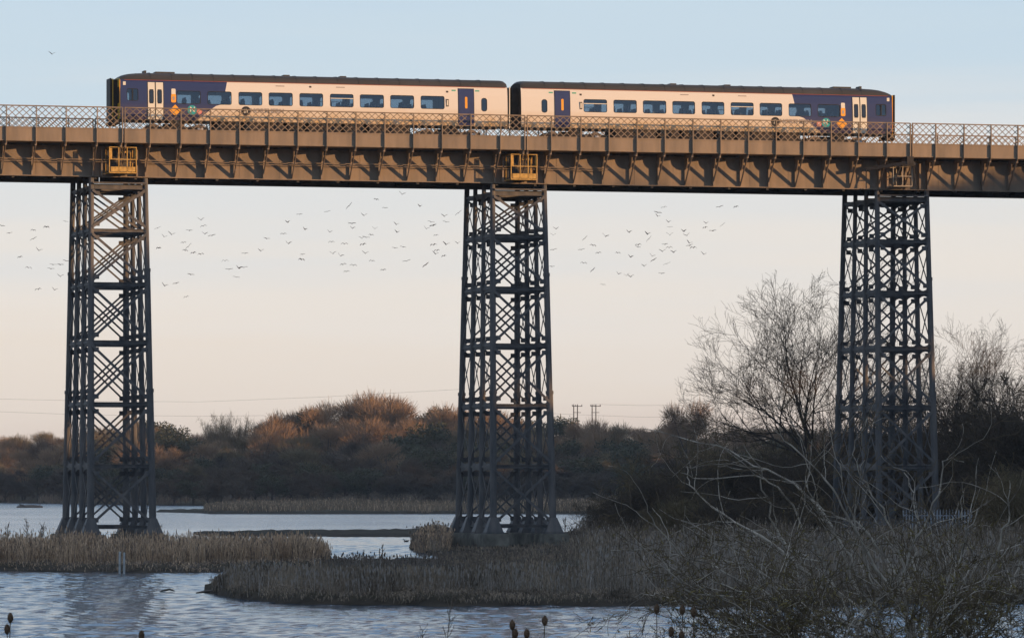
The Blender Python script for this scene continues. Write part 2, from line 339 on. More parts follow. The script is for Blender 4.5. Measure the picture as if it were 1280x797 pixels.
for side in (0, 1):
    n0 = 0 if side == 0 else FAR
    flip = 1 if side == 0 else -1
    b = MB()
    for j in J[:-1]: b.bar((j + .07, n0 - .03 * flip, ZR - .03), (j + 23.18, n0 - .03 * flip, ZR - .03), .12, .06)
    par = link('parapet', b.mesh('parapet_rail', M['girder']), deck)
    parapets.append(par)
    for j, pts in span_jobs:
        for i, w in enumerate(bays):
            o = link('lattice_panel', lat_mesh[w], par, (pts[i], n0, ZL + .05))
            o = link('fascia_plate', fas_mesh[w], par, (pts[i], n0, ZF), (0, 0, 0)) if side == 0 else link('fascia_plate', fas_mesh[w], par, (pts[i] + w, n0, ZF), (0, 0, math.pi))
            if i > 0: link('post', post_me, par, (pts[i], n0, 0), (0, 0, 0 if side == 0 else math.pi))
        for q in (.07, 23.18): link('post', post_me, par, (j + q, n0, 0), (0, 0, 0 if side == 0 else math.pi))
for side in (0, 1):
    yw = G0 if side == 0 else G0 + GW; s = -1 if side == 0 else 1
    b = MB()
    for j in J[:-1]:
        b.box((j + .03, yw - .01, ZB + .05), (j + 23.22, yw + .01, 22.5))
        b.box((j + .03, yw - .24, ZB), (j + 23.22, yw + .24, ZB + .05))
        b.box((j + .03, yw - .2, 22.5), (j + 23.22, yw + .2, 22.56))
        for q in range(1, 10): b.box((j + 2.33*q - .06, yw + s*.022, ZB + .05) if s < 0 else (j + 2.33*q - .06, yw, ZB + .05), (j + 2.33*q + .06, yw, 22.5) if s < 0 else (j + 2.33*q + .06, yw + .022, 22.5))
    gird = link('main_girder', b.mesh('main_girder', M['girder']), deck)
    for j, pts in span_jobs:
        for i, p in enumerate(pts[1:-1]):
            ro = 0 if side == 0 else math.pi
            link('web_stiffener', st_w if i % 2 == 0 else st_n, gird, (p, yw, 0), (0, 0, ro))
            link('bracket', bracket_me, gird, (p, 0 if side == 0 else FAR, 0), (0, 0, ro))
        for q in (.12, 23.13, 1.0, 22.25):
            link('web_stiffener', st_w, gird, (j + q, yw, 0), (0, 0, 0 if side == 0 else math.pi))
        for q in (.12, 23.13): link('bracket', bracket_me, gird, (j + q, 0 if side == 0 else FAR, 0), (0, 0, ro))
b = MB(); b.box((J[0], .03, 22.66), (J[-1], FAR - .03, 22.86)); link('deck_plate', b.mesh('deck_plate', M['girder']), deck)
b = MB(); b.box((J[0], 1.2, 22.862), (J[-1], FAR - 1.2, 22.98)); link('ballast_bed', b.mesh('ballast_bed', M['ballast']), deck)
TRK = 1.70 + 1.35
for yc in (TRK, FAR - TRK + .1):
    for g in (-.75, .75):
        b = MB(); b.box((J[0], yc + g - .035, 22.984), (J[-1], yc + g + .035, 23.10)); link('rail', b.mesh('rail', M['rail']), deck)
cb = MB(); cb.box((-.12, G0 + .03, ZB + .3), (.12, G0 + GW - .03, 22.64)); cbm = cb.mesh('cross_girder', M['dark'])
for j in J[:-1]:
    for q in range(0, 14): link('cross_girder', cbm, deck, (j + .9 + q * 1.65, 0, 0))
b = MB()
for j in J[:-1]:
    for q in range(8):
        x0 = j + .3 + q * 2.85; b.bar((x0, G0 + .25, ZB + .1), (x0 + 2.85, G0 + GW - .25, ZB + .1), .1, .1); b.bar((x0 + 2.85, G0 + .25, ZB + .22), (x0, G0 + GW - .25, ZB + .22), .1, .1)
    for q in range(10): b.box((j + 2.33*q + .9, G0 - .1, ZB - .11), (j + 2.33*q + 1.05, G0 + .1, ZB))
link('wind_bracing', b.mesh('wind_bracing', M['dark']), deck)
b = MB(); b.tube([(T(-60, 1.2), 1.12, 21.78), (T(760, 1.2), 1.12, 21.78)], .03, 8); b.tube([(T(-60, 1.2), 1.16, 21.66), (T(760, 1.2), 1.16, 21.66)], .022, 8)
link('service_pipe', b.mesh('service_pipe', M['girder']), deck)

# piers
LV = [1.25, 4.67, 8.15, 11.6, 14.85, 17.85, 20.3]
def half(z):                                     # half extents at height z: along, across
    k = (20.7 - z) / 19.85
    return 1.53 + .24 * k, GW / 2 + 1.08 * k
def make_pier(label):
    r = thing('viaduct_pier', label, 'bridge pier', group='tall lattice iron piers carrying the viaduct')
    def P(sx, row, z):
        a, c = half(z); return Vector((sx * a, (row / 3 * 2 - 1) * c, z))
    for sx in (-1, 1):
        for row in range(4):
            f = 1 if row in (0, 3) else .85
            b = MB(); z = [.95, 8.9, 8.9, 15.65, 15.65, 20.78]
            for (za, zb, rad) in ((.95, 8.9, .205), (8.9, 15.65, .18), (15.65, 20.84, .155)):
                b.tube([P(sx, row, za), P(sx, row, zb)], rad * f, 10)
            for zc, rc in ((8.9, .235), (15.65, .205)): b.tube([P(sx, row, zc - .09), P(sx, row, zc + .09)], rc * f, 10)
            link('column', b.mesh('column', M['pier']), r)
            p = P(sx, row, .83); b = MB()
            b.box((p.x - .52, p.y - .42, .83), (p.x + .52, p.y + .42, .93))
            vs = [(p.x - .5, p.y - .4, .93), (p.x + .5, p.y - .4, .93), (p.x + .5, p.y + .4, .93), (p.x - .5, p.y + .4, .93)]; q = P(sx, row, 1.75)
            vs += [(q.x - .2, q.y - .2, 1.75), (q.x + .2, q.y - .2, 1.75), (q.x + .2, q.y + .2, 1.75), (q.x - .2, q.y + .2, 1.75)]
            b.add(vs, [(0,1,5,4),(1,2,6,5),(2,3,7,6),(3,0,4,7),(4,5,6,7)]); link('column_shoe', b.mesh('column_shoe', M['pier']), r)
    for li, z in enumerate(LV):
        for row in range(4):
            h = .18 if li < 6 else .28
            b = MB(); p, q = P(-1, row, z), P(1, row, z)
            b.box((p.x, p.y - .05, z - h/2), (q.x, p.y - .03, z + h/2)); b.box((p.x, p.y - .14, z + h/2 - .03), (q.x, p.y - .052, z + h/2)); b.box((p.x, p.y - .14, z - h/2), (q.x, p.y - .052, z - h/2 + .03))
            link('horizontal_strut', b.mesh('horizontal_strut', M['pier']), r)
        for sx in (-1, 1):
            b = MB(); b.bar(P(sx, 0, z), P(sx, 3, z), .12, .13, side=(0, 0, 1)); link('side_strut', b.mesh('side_strut', M['pier']), r)
    for li in range(6):
        z0, z1 = LV[li] + .15, LV[li + 1] - .17
        for row in range(4):
            for k, (sa, sb_) in enumerate(((-1, 1), (1, -1))):
                p, q = P(sa, row, z0), P(sb_, row, z1); o = -.16 - .05 * k
                b = MB(); d = (q - p).normalized()
                b.bar(p + Vector((0, o, 0)) + d * .05, q + Vector((0, o, 0)) - d * .05, .035, .145 if row == 0 else .10, side=(-d.z, 0, d.x))
                for e in (p + d * .38, q - d * .38):
                    b.box((e.x - .15, e.y - .13, e.z - .13), (e.x + .15, e.y - .115, e.z + .13))
                link('cross_brace', b.mesh('cross_brace', M['pier']), r)
        for sx in (-1, 1):
            for row in range(3):
                b = MB()
                for k, (ra, rb) in enumerate(((row, row + 1), (row + 1, row))):
                    p, q = P(sx, ra, z0), P(sx, rb, z1); o = Vector((sx * (.02 + .05 * k), 0, 0)); d = (q - p).normalized()
                    b.bar(p + o, q + o, .025, .10, side=(0, -d.z, d.y))
                for e, q in ((P(sx, row + .5, z0 - .12), 1), (P(sx, row + .5, z1 + .12), -1)):
                    c = (P(sx, row, z0) - P(sx, row + 1, z0)).length / 2 - .12
                    pl = [(e.x, e.y - c, e.z), (e.x, e.y + c, e.z)] + [(e.x, e.y + c * math.cos(a), e.z + q * (.5 - .38 * math.sin(a))) for a in (0, .3, .7, 1.2, math.pi/2, 1.94, 2.44, 2.84, math.pi)]
                    b.plate(pl, (.02, 0, 0))
                link('side_brace', b.mesh('side_brace', M['pier']), r)
    a, c = half(.83)
    for sx in (-1, 1):
        b = MB(); x0, x1 = sx * a - .75, sx * a + .75
        b.box((x0, -c - .75, -1.4), (x1, c + .75, .75)); b.box((x0 + .05, -c - .7, .75), (x1 - .05, c + .7, .828))
        link('concrete_footing', b.mesh('concrete_footing', M['concrete']), r)
    b = MB(); b.bar(P(-1, 0, 20.3) + Vector((0, -.3, .2)), P(1, 0, 20.3) + Vector((0, -.3, .2)), .3, .08); link('inspection_ledge', b.mesh('inspection_ledge', M['pier']), r)
    return r
def place(r, j):
    x, y = j, G0 + GW / 2
    r.location = (x * CT - y * ST, D0 + x * ST + y * CT, 0); r.rotation_euler = (0, 0, TH)
p1 = make_pier('lattice iron pier at left, its upper bracing lit warm, standing behind pale reeds'); place(p1, J[1])
p2 = copy_tree(p1); p2['label'] = 'lattice iron pier in the middle on clearly visible mossy concrete blocks'; place(p2, J[2])
p3 = copy_tree(p1); p3['label'] = 'lattice iron pier at right with bare trees behind it, foot hidden by branches'; place(p3, J[3])

# maintenance cages
def cage(j, label, w, h, z0, mt, big=True, dt=0.0):
    r = thing('maintenance_cage', label, 'access cage', (0, 0, 0), TH, 'railed access cages at the pier heads')
    x, y = j + dt, .15; r.location = (x * CT - y * ST, D0 + x * ST + y * CT, z0); hw = w / 2; dp = 1.1
    b = MB(); b.box((-hw, 0, 0), (hw, dp, .05)); link('platform', b.mesh('platform', mt), r)
    b = MB()
    for zz in ((.0, h * .52, h) if big else (.0, h*.5, h)):
        for (p, q) in (((-hw, 0), (hw, 0)), ((-hw, dp), (hw, dp)), ((-hw, 0), (-hw, dp)), ((hw, 0), (hw, dp))):
            b.bar((p[0], p[1], zz + .05), (q[0], q[1], zz + .05), .036, .036)
    link('guard_rail', b.mesh('guard_rail', mt), r)
    for x_ in ((-hw, -hw*.3, hw*.32, hw) if big else (-hw, 0, hw)):
        for y_ in (0, dp):
            b = MB(); b.box((x_ - .022, y_ - .022, .05), (x_ + .022, y_ + .022, h + .07)); link('upright', b.mesh('upright', mt), r)
    if big:
        b = MB(); b.box((-hw + .06, dp - .06, .1), (hw - .1, dp - .03, h - .06)); link('shade_panel', b.mesh('shade_panel', M['dark']), r)  # added dark sheet, stands in for the shade inside the cage
        b = MB()
        for x0, x1 in ((-hw + .08, -hw*.35), (-hw*.25, hw*.27), (hw*.38, hw - .06)): b.box((x0, -.02, .1), (x1, .0, .36))
        link('toe_panel', b.mesh('toe_panel', mt), r)
        b = MB(); b.box((-hw - .01, .05, h*.55), (-hw + .16, .07, h)); b.box((hw - .1, .05, h*.5), (hw + .02, .07, h)); link('mesh_panel', b.mesh('mesh_panel', mt), r)
        b = MB(); b.box((hw*.6, .3, .4), (hw*.6 + .06, .36, h*.85)); b.box((-hw*.25, .25, h*.82), (hw*.3, .3, h*.9)); link('ladder_rail', b.mesh('ladder_rail', mt), r)
    return r
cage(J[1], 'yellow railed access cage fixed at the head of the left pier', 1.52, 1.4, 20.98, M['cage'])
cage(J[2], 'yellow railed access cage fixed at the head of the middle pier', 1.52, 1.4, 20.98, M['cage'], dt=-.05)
cage(J[3], 'small cream access cage at the head of the right pier under a dark arm', 1.15, 1.12, 20.95, M['cream'], big=False, dt=-.45)
r = thing('folded_hoist', 'dark folded hoist arm hanging above the cream cage at the right pier', 'hoist', (0, 0, 0), TH)
r.location = (J[3] * CT + .1*ST, D0 + J[3] * ST - .1*CT, 0)
b = MB(); b.bar((-2.6, .6, 21.95), (-.1, .0, 22.35), .22, .2); link('arm', b.mesh('arm', M['black']), r)
b = MB(); b.bar((.15, .15, 22.4), (.35, .15, 20.9), .06, .06); b.bar((-.55, .15, 22.3), (-1.1, .15, 20.9), .06, .06); b.box((-.3, -.1, 22.25), (.1, .3, 22.7)); b.box((-.6, 0, 22.15), (.25, .2, 22.4)); link('stay', b.mesh('stay', M['black']), r)

# ------------------------------------------------------------------ train
CL = 22.5; RZ = 23.10
PROF = [(.05, 1.02), (.015, 1.22), (0, 1.55), (0, 1.97), (.015, 2.3), (.045, 2.74), (.10, 3.1), (.15, 3.25)]
def pv(w): return float(np.interp(w, [p[1] for p in PROF], [p[0] for p in PROF]))
def livery(mirror):
    m = bpy.data.materials.new('navy and off-white livery' + (' mirrored' if mirror else '')); m.use_nodes = True; n = m.node_tree.nodes; l = m.node_tree.links
    b = n['Principled BSDF']; t = n.new('ShaderNodeTexCoord'); s = n.new('ShaderNodeSeparateXYZ'); l.new(t.outputs['Object'], s.inputs[0])
    r = n.new('ShaderNodeValToRGB'); mr = n.new('ShaderNodeMapRange'); mr.inputs['From Min'].default_value = 1.0; mr.inputs['From Max'].default_value = 3.4
    l.new(s.outputs['Z'], mr.inputs[0]); l.new(mr.outputs[0], r.inputs[0])
    t0 = T(150.5, 1.7); U = lambda px: T(px, 1.7) - t0
    st = [(1.02, U(246)), (1.3, U(254)), (1.6, U(262)), (1.85, U(270)), (1.92, U(275)), (1.94, U(281.5)), (2.74, U(282)), (3.25, U(284.5))]
    e = r.color_ramp.elements
    while len(e) < len(st): e.new(.5)
    for q, (w, u) in zip(e, st): q.position = (w - 1) / 2.4; q.color = (u/10,)*3 + (1,)
    src = s.outputs['X']
    if mirror:
        k = n.new('ShaderNodeMath'); k.operation = 'SUBTRACT'; k.inputs[0].default_value = CL; l.new(src, k.inputs[1]); src = k.outputs[0]
    dv = n.new('ShaderNodeMath'); dv.operation = 'MULTIPLY'; dv.inputs[1].default_value = .1; l.new(src, dv.inputs[0])
    lt = n.new('ShaderNodeMath'); lt.operation = 'LESS_THAN'; l.new(dv.outputs[0], lt.inputs[0])
    sh = n.new('ShaderNodeSeparateColor'); l.new(r.outputs[0], sh.inputs[0]); l.new(sh.outputs[0], lt.inputs[1])
    # golden tint on the lower panels, mottled and stronger towards the bottom
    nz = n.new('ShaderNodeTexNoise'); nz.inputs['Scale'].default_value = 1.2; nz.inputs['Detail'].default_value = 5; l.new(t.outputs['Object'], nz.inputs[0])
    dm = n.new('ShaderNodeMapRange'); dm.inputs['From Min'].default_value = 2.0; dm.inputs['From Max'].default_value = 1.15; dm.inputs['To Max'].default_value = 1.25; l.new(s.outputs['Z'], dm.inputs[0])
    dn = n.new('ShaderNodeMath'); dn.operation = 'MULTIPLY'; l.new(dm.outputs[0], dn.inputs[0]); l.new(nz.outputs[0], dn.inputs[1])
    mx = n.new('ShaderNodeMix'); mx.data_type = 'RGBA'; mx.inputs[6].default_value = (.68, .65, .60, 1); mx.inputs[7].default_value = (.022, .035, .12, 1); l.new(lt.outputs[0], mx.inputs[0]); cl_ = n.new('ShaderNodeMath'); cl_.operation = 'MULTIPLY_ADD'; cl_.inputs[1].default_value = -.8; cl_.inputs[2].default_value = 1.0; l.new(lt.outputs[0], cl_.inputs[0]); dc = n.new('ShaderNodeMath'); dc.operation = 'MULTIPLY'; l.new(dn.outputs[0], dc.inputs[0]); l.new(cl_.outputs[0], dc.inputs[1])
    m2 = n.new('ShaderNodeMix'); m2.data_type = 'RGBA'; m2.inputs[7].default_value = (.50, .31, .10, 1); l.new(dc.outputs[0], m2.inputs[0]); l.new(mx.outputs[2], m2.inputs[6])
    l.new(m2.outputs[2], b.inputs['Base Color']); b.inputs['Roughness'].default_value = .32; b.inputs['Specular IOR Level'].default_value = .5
    return m
def rr(x0, x1, z0, z1, r, n=5):                  # rounded rectangle points
    P = []
    for cx, cz, a0 in ((x1 - r, z1 - r, 0), (x0 + r, z1 - r, 90), (x0 + r, z0 + r, 180), (x1 - r, z0 + r, 270)):
        for k in range(n): a = R(a0 + 90 * k / (n - 1)); P.append((cx + r * math.cos(a), cz + r * math.sin(a)))
    return P
t0 = T(150.5, 1.7); U = lambda px: T(px, 1.7) - t0
WIN = [(221, 251), (259.4, 289.6), (298.3, 327.9), (336, 366), (374.5, 404), (412.7, 442), (450, 480), (488, 517.7), (526, 555.8)]
WIN = [(U(a), U(b_)) for a, b_ in WIN]
WZ = (1.93, 2.68)
def carriage(label, tstart, mirror, vent_windows):
    r = thing('railway_carriage', label, 'train carriage', (0, 0, 0), TH, 'coupled railway carriages')
    r.location = (tstart * CT - 1.7 * ST, D0 + tstart * ST + 1.7 * CT, RZ)
    X = (lambda u: CL - u) if mirror else (lambda u: u)
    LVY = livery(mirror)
    nb_ = [0]
    def wall(b, u0, u1, w0, w1, out=0, far=False, mi=0):
        ws = [w0] + [p[1] for p in PROF if w0 + 1e-6 < p[1] < w1 - 1e-6] + [w1]
        for wa, wb in zip(ws[:-1], ws[1:]):
            va, vb = pv(wa) - out, pv(wb) - out
            if far: va, vb = 2.7 - va, 2.7 - vb
            b.add([(X(u0), va, wa), (X(u1), va, wa), (X(u1), vb, wb), (X(u0), vb, wb)], [(0, 1, 2, 3)], mi)
    DOORS = [(U(184.3), U(204.6)), (U(573), U(592.5))]
    HOLES = [(a, b_, WZ[0], WZ[1]) for a, b_ in WIN] + [(U(158.5), U(173), 2.05, 2.75), (U(601.7), U(609), 1.85, 2.62)]
    HOLES.sort()
    for far in (False, True):
        u = 0.0; body = MB()
        for a, b_, w0, w1 in HOLES:
            wall(body, u, a, 1.02, 3.25, far=far); wall(body, a, b_, 1.02, w0, far=far); wall(body, a, b_, w1, 3.25, far=far)
            # corner fillets between the square cut-out and the rounded window
            rc = .11 if (b_ - a) > .5 else .15
            for cx, cz, sx, sz in ((a, w0, 1, 1), (b_, w0, -1, 1), (a, w1, 1, -1), (b_, w1, -1, -1)):
                pts = [(cx, cz)] + [(cx + sx * rc * (1 - math.sin(t_)), cz + sz * rc * (1 - math.cos(t_))) for t_ in np.linspace(0, math.pi/2, 6)]
                body.add([(X(p[0]), (2.7 - pv(p[1])) if far else pv(p[1]), p[1]) for p in pts], [tuple(range(7))])
            u = b_
        wall(body, u, CL, 1.02, 3.25, far=far)
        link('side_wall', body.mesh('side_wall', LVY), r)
    # roof lofted, dipping at the cab end
    RP = [(.15, 3.25), (.24, 3.46), (.42, 3.60), (.75, 3.69), (1.35, 3.73)]; RP = RP + [(2.7 - a, c) for a, c in RP[-2::-1]]
    rf = MB(); us = [0, .12, .3, .6, 1.0, 1.6] + list(np.arange(2.2, 21.9, .6)) + [22.2, 22.4, CL]
    sec = []
    for u in us:
        k = float(np.interp(u, [0, .12, .3, .6, 1.0, 1.6, 2.2, 22.2, 22.4, CL], [.30, .48, .66, .82, .92, .98, 1, 1, .93, .72]))
        sec.append([(X(u), a, 3.25 + (c - 3.25) * k) for a, c in RP])
    n = len(RP); rf.add([p for s_ in sec for p in s_], [(i*n+k, i*n+k+1, (i+1)*n+k+1, (i+1)*n+k) for i in range(len(us)-1) for k in range(n-1)])
    for e in (0, len(us)-1): rf.add(sec[e], [tuple(range(n))])
    roof = link('roof', rf.mesh('roof', M['roof'], smooth=True), r)
    for u in np.arange(1.8, 22, 1.2):
        rb = MB()
        q = [(X(u), a, c + .012) for a, c in RP]
        for k in range(n-1): rb.bar(q[k], q[k+1], .05, .02, side=(0, 0, 1) if abs(q[k+1][1]-q[k][1]) > .05 else (0, 1, 0))
        link('roof_rib', rb.mesh('roof_rib', M['roof']), roof)
    for u, ln, hh in ((2.2, 1.1, .09), (9.6, .35, .07), (12.9, .35, .07), (1.55, .12, .14)):
        b = MB(); b.box((min(X(u), X(u+ln)), 1.0, 3.66), (max(X(u), X(u+ln)), 1.7, 3.71 + hh)); link('roof_vent', b.mesh('roof_vent', M['roof']), roof)
    for far in (False, True):
        b = MB(); y = .13 if not far else 2.57
        b.box((min(X(.25), X(CL-.1)), y - .015, 3.225), (max(X(.25), X(CL-.1)), y + .02, 3.25)); link('cantrail_stripe', b.mesh('cantrail_stripe', M['rooftrim']), r)
    # windows
    for wi, (a, b_, w0, w1) in enumerate(HOLES):
        for far in (False, True):
            rc = .11 if (b_ - a) > .5 else .15
            o_ = rr(a, b_, w0, w1, rc); i_ = rr(a + .03, b_ - .03, w0 + .03, w1 - .03, rc - .03); m_ = len(o_)
            Y = lambda w, d_: (2.7 - pv(w) - d_) if far else pv(w) + d_
            fr = MB(); fr.add([(X(p[0]), Y(p[1], -.006), p[1]) for p in o_] + [(X(p[0]), Y(p[1], -.006), p[1]) for p in i_] + [(X(p[0]), Y(p[1], .04), p[1]) for p in i_],
                   [(k, (k+1) % m_, m_+(k+1) % m_, m_+k) for k in range(m_)] + [(m_+k, m_+(k+1) % m_, 2*m_+(k+1) % m_, 2*m_+k) for k in range(m_)])
            f = link('window', fr.mesh('window', M['black']), r)
            pn = MB(); pn.add([(X(p[0]), Y(p[1], .03), p[1]) for p in i_], [tuple(range(m_))]); link('pane', pn.mesh('pane', M['glass']), f)
            if b_ - a > 1 and wi - 1 in vent_windows:
                q = MB(); q.box((min(X(a+.02), X(b_-.02)), Y(2.42, -.015) - .012, 2.405), (max(X(a+.02), X(b_-.02)), Y(2.42, -.015) + .012, 2.445)); link('transom', q.mesh('transom', M['white']), f)
            if abs(b_ - a) < .8 and a < 3 and b_ - a > .5:
                q = MB(); q.box((min(X((a+b_)/2-.03), X((a+b_)/2+.03)), Y(2.4, .0) - .02, w0 + .03), (max(X((a+b_)/2-.03), X((a+b_)/2+.03)), Y(2.4, .0) + .02, w1 - .03)); link('mullion', q.mesh('mullion', M['black']), f)
    # doors
    dd = [(U(185), U(193.6), M['white']), (U(195), U(204), M['white']), (U(573.3), U(592.2), M['navy'])]
    for far in (False, True):
        for di, (a, b_, mt) in enumerate(dd):
            d = MB()
            mid = (a + b_) / 2; hw = .115 if di < 2 else .05; wz = (1.92, 2.72) if di < 2 else (2.0, 2.66)
            wall(d, a, mid - hw, 1.04, 3.12, .022, far); wall(d, mid + hw, b_, 1.04, 3.12, .022, far); wall(d, mid - hw, mid + hw, 1.04, wz[0], .022, far); wall(d, mid - hw, mid + hw, wz[1], 3.12, .022, far)
            dr = link('door', d.mesh('door', mt), r)
            Y = lambda w, d_: (2.7 - pv(w) - d_) if far else pv(w) + d_
            pts = rr(mid - hw - .02, mid + hw + .02, wz[0], wz[1], hw * .98)
            g = MB(); g.add([(X(p[0]), Y(p[1], -.028), p[1]) for p in pts], [tuple(range(len(pts)))]); link('door_window', g.mesh('door_window', M['black'] if di < 2 else M['orange']), dr)  # single navy door: pane painted orange for the light reflected in its glass
            if di < 2:
                pts = rr(mid - hw + .015, mid + hw - .015, wz[0] + .04, wz[1] - .04, hw * .85)
                g = MB(); g.add([(X(p[0]), Y(p[1], -.034), p[1]) for p in pts], [tuple(range(len(pts)))]); link('pane', g.mesh('pane', M['dglass']), dr)
        b = MB()
        for a, b_ in ((U(184.2), U(185)), (U(193.6), U(195)), (U(204), U(204.9)), (U(572.7), U(573.3)), (U(592.2), U(592.9))):
            wall(b, a, b_, 1.04, 3.14, .012, far)
        wall(b, U(184.2), U(204.9), 3.12, 3.15, .014, far); wall(b, U(572.7), U(592.9), 3.12, 3.15, .014, far)
        link('door_seal', b.mesh('door_seal', M['black']), r)
    # cab end
    b = MB(); sec_ = [(p[0], p[1]) for p in PROF] + [(RP[k][0], 3.25 + (RP[k][1] - 3.25) * .3) for k in range(1, n-1)] + [(2.7 - p[0], p[1]) for p in PROF[::-1]]
    b.add([(X(0.0), a, c) for a, c in sec_], [tuple(range(len(sec_)))]); link('cab_front', b.mesh('cab_front', M['yellow']), r)
    b = MB()
    for a, c in ((.28, .80), (1.9, 2.42)): b.box((min(X(-.02), X(.0)), a, 1.95), (max(X(-.02), X(0)), c, 2.85))
    link('windscreen', b.mesh('windscreen', M['black']), r)
    b = MB(); b.box((min(X(-.04), X(0)), .0 + .06, 1.1), (max(X(-.04), X(0)), .14, 3.22)); link('corner_pillar', b.mesh('corner_pillar', M['orange']), r)  # orange paints the sunlit edge of the yellow cab front
    b = MB(); x0, x1 = sorted((X(-.42), X(0)))
    b.box((x0, .84, 1.05), (x1, 1.86, 3.3)); b.box((min(X(-.44), X(-.36)), .78, .98), (max(X(-.44), X(-.36)), 1.92, 3.36)); link('gangway', b.mesh('gangway', M['black']), r)
    b = MB(); b.box((min(X(-.30), X(-.26)), .80, 1.0), (max(X(-.30), X(-.26)), 1.90, 3.34)); link('gangway_frame', b.mesh('gangway_frame', M['yellow']), r)
    b = MB(); b.box((min(X(-.28), X(0)), .3, .75), (max(X(-.28), X(0)), 2.4, 1.0)); b.tube([(X(-.55), 1.35, .8), (X(0), 1.35, .8)], .12, 8); link('coupler', b.mesh('coupler', M['under']), r)
    # inner end
    b = MB(); sec_ = [(p[0], p[1]) for p in PROF] + [(RP[k][0], 3.25 + (RP[k][1] - 3.25) * .72) for k in range(1, n-1)] + [(2.7 - p[0], p[1]) for p in PROF[::-1]]
    b.add([(X(CL), a, c) for a, c in sec_], [tuple(range(len(sec_)))]); b.box((min(X(CL), X(CL+.34)), .8, 1.0), (max(X(CL), X(CL+.34)), 1.9, 3.3)); link('inner_end', b.mesh('inner_end', M['under']), r)
    if not mirror:
        b = MB(); b.box((CL + .12, .1, .9), (CL + .17, .16, 3.3)); link('jumper_cable_duct', b.mesh('jumper_cable_duct', M['white']), r)
    # interior
    b = MB(); b.box((.1, .12, 1.0), (CL - .1, 2.58, 1.08)); link('floor', b.mesh('floor', M['interior']), r)
    b = MB(); b.box((2.4, .3, 3.18), (CL - 2.6, 2.4, 3.22)); b.box((min(X(2.5), X(2.56)), .2, 1.08), (max(X(2.5), X(2.56)), 2.5, 3.18)); b.box((min(X(19), X(19.06)), .2, 1.08), (max(X(19), X(19.06)), 2.5, 3.18)); link('ceiling_panel', b.mesh('ceiling_panel', M['interior']), r)
    sm = MB(); sm.box((-.22, 0, 1.08), (.22, .95, 1.5)); sm.box((.12, 0, 1.5), (.22, .42, 2.2)); sm.box((.12, .5, 1.5), (.22, .92, 2.2)); sm.box((.13, .1, 2.2), (.21, .34, 2.32)); sm.box((.13, .6, 2.2), (.21, .84, 2.32)); sm = sm.mesh('seat', M['seat'])
    for i, u in enumerate(np.arange(3.6, 18.6, .84)):
        for y in (.2, 1.58):
            if (i * 7 + int(y * 10) * 3 + (3 if mirror else 0)) % 5 == 0: continue
            link('seat', sm, r, (X(u), y, 0), (0, 0, 0) if i % 5 else (0, 0, 0))
    # running gear
    for uc in (3.3, 19.2):
        bg_ = MB(); c = X(uc)
        for y in (.28, 2.42): bg_.box((c - 1.75, y - .06, .42), (c + 1.75, y + .06, .66)); bg_.box((c - .4, y - .12, .5), (c + .4, y + .12, .95))
        bg_.box((c - .3, .3, .45), (c + .3, 2.4, .8)); bo = link('bogie', bg_.mesh('bogie', M['under']), r)
        for wx in (-1.3, 1.3):
            for y in (.55, 2.02):
                b = MB(); b.tube([(c + wx, y, .42), (c + wx, y + .12, .42)], .42, 20); link('wheel', b.mesh('wheel', M['rail']), bo)
            b = MB(); b.box((c + wx - .16, .12, .28), (c + wx + .16, .3, .6)); b.tube([(c + wx, .08, .44), (c + wx, .13, .44)], .1, 10); link('axle_box', b.mesh('axle_box', M['silver'] if wx > 0 else M['under']), bo)
    for i, (u, ln, hh) in enumerate(((5.6, 1.3, .5), (7.2, 2.2, .62), (9.7, .9, .45), (10.9, 1.8, .6), (13, 1.1, .5), (14.4, 2.4, .62))):
        b = MB(); b.box((min(X(u), X(u+ln)), .18, 1.0 - hh), (max(X(u), X(u+ln)), 2.5, 1.0)); b.box((min(X(u+.1), X(u+.3)), .165, 1.0 - hh*.8), (max(X(u+.1), X(u+.3)), .18, 1.0 - hh*.4)); link('equipment_case', b.mesh('equipment_case', M['under']), r)
    # emblems and fittings on the near side
    def disc(u, w, rad, mt, name, nseg=24, lift=.012, wid=1, hei=1, rot=0):
        b = MB(); pts = [(rad * math.cos(a + rot) * wid, rad * math.sin(a + rot) * hei) for a in np.linspace(0, 2*math.pi, nseg, endpoint=False)]
        b.add([(X(u) + p, pv(w) - lift, w + q) for p, q in pts], [tuple(range(nseg))]); return link(name, b.mesh(name, mt), r)
    def text(s_, u, w, size, mt, lift=.02, name='lettering'):
        cu = bpy.data.curves.new('t', 'FONT'); cu.body = s_; cu.size = size; cu.align_x = 'CENTER'; cu.align_y = 'CENTER'
        cu.offset = size * .018
        to = bpy.data.objects.new('t', cu); C.objects.link(to); dg = bpy.context.evaluated_depsgraph_get(); me = bpy.data.meshes.new_from_object(to.evaluated_get(dg)); bpy.data.objects.remove(to)
        me.materials.clear(); me.materials.append(mt); me.name = name
        for v in me.vertices: z = w + v.co.y; v.co = (X(u) + v.co.x, pv(z) - lift, z)
        return link(name, me, r)
    disc(U(240), 1.60, .27, M['teal'], 'emblem'); text('N', U(240.5), 1.62, .40, M['white'], name='emblem_letter')
    disc(U(249.3), 1.52, .15, M['pink'], 'emblem'); text('h', U(249.3), 1.53, .2, M['white'], name='emblem_letter')
    disc(U(219), 1.56, .33, M['orange'], 'hazard_diamond', 4, rot=0)
    disc(U(307.5), 1.60, .27, M['black'], 'emblem'); text('n', U(307.5), 1.63, .46, M['white'], name='emblem_letter')
    uo = (U(333.5) if not mirror else U(281)); 
    if not mirror: text('NORTHERN', U(334), 1.62, .36, M['grey'])
    else: text('NORTHERN', U(307.5) - 1.25, 1.62, .36, M['grey'])
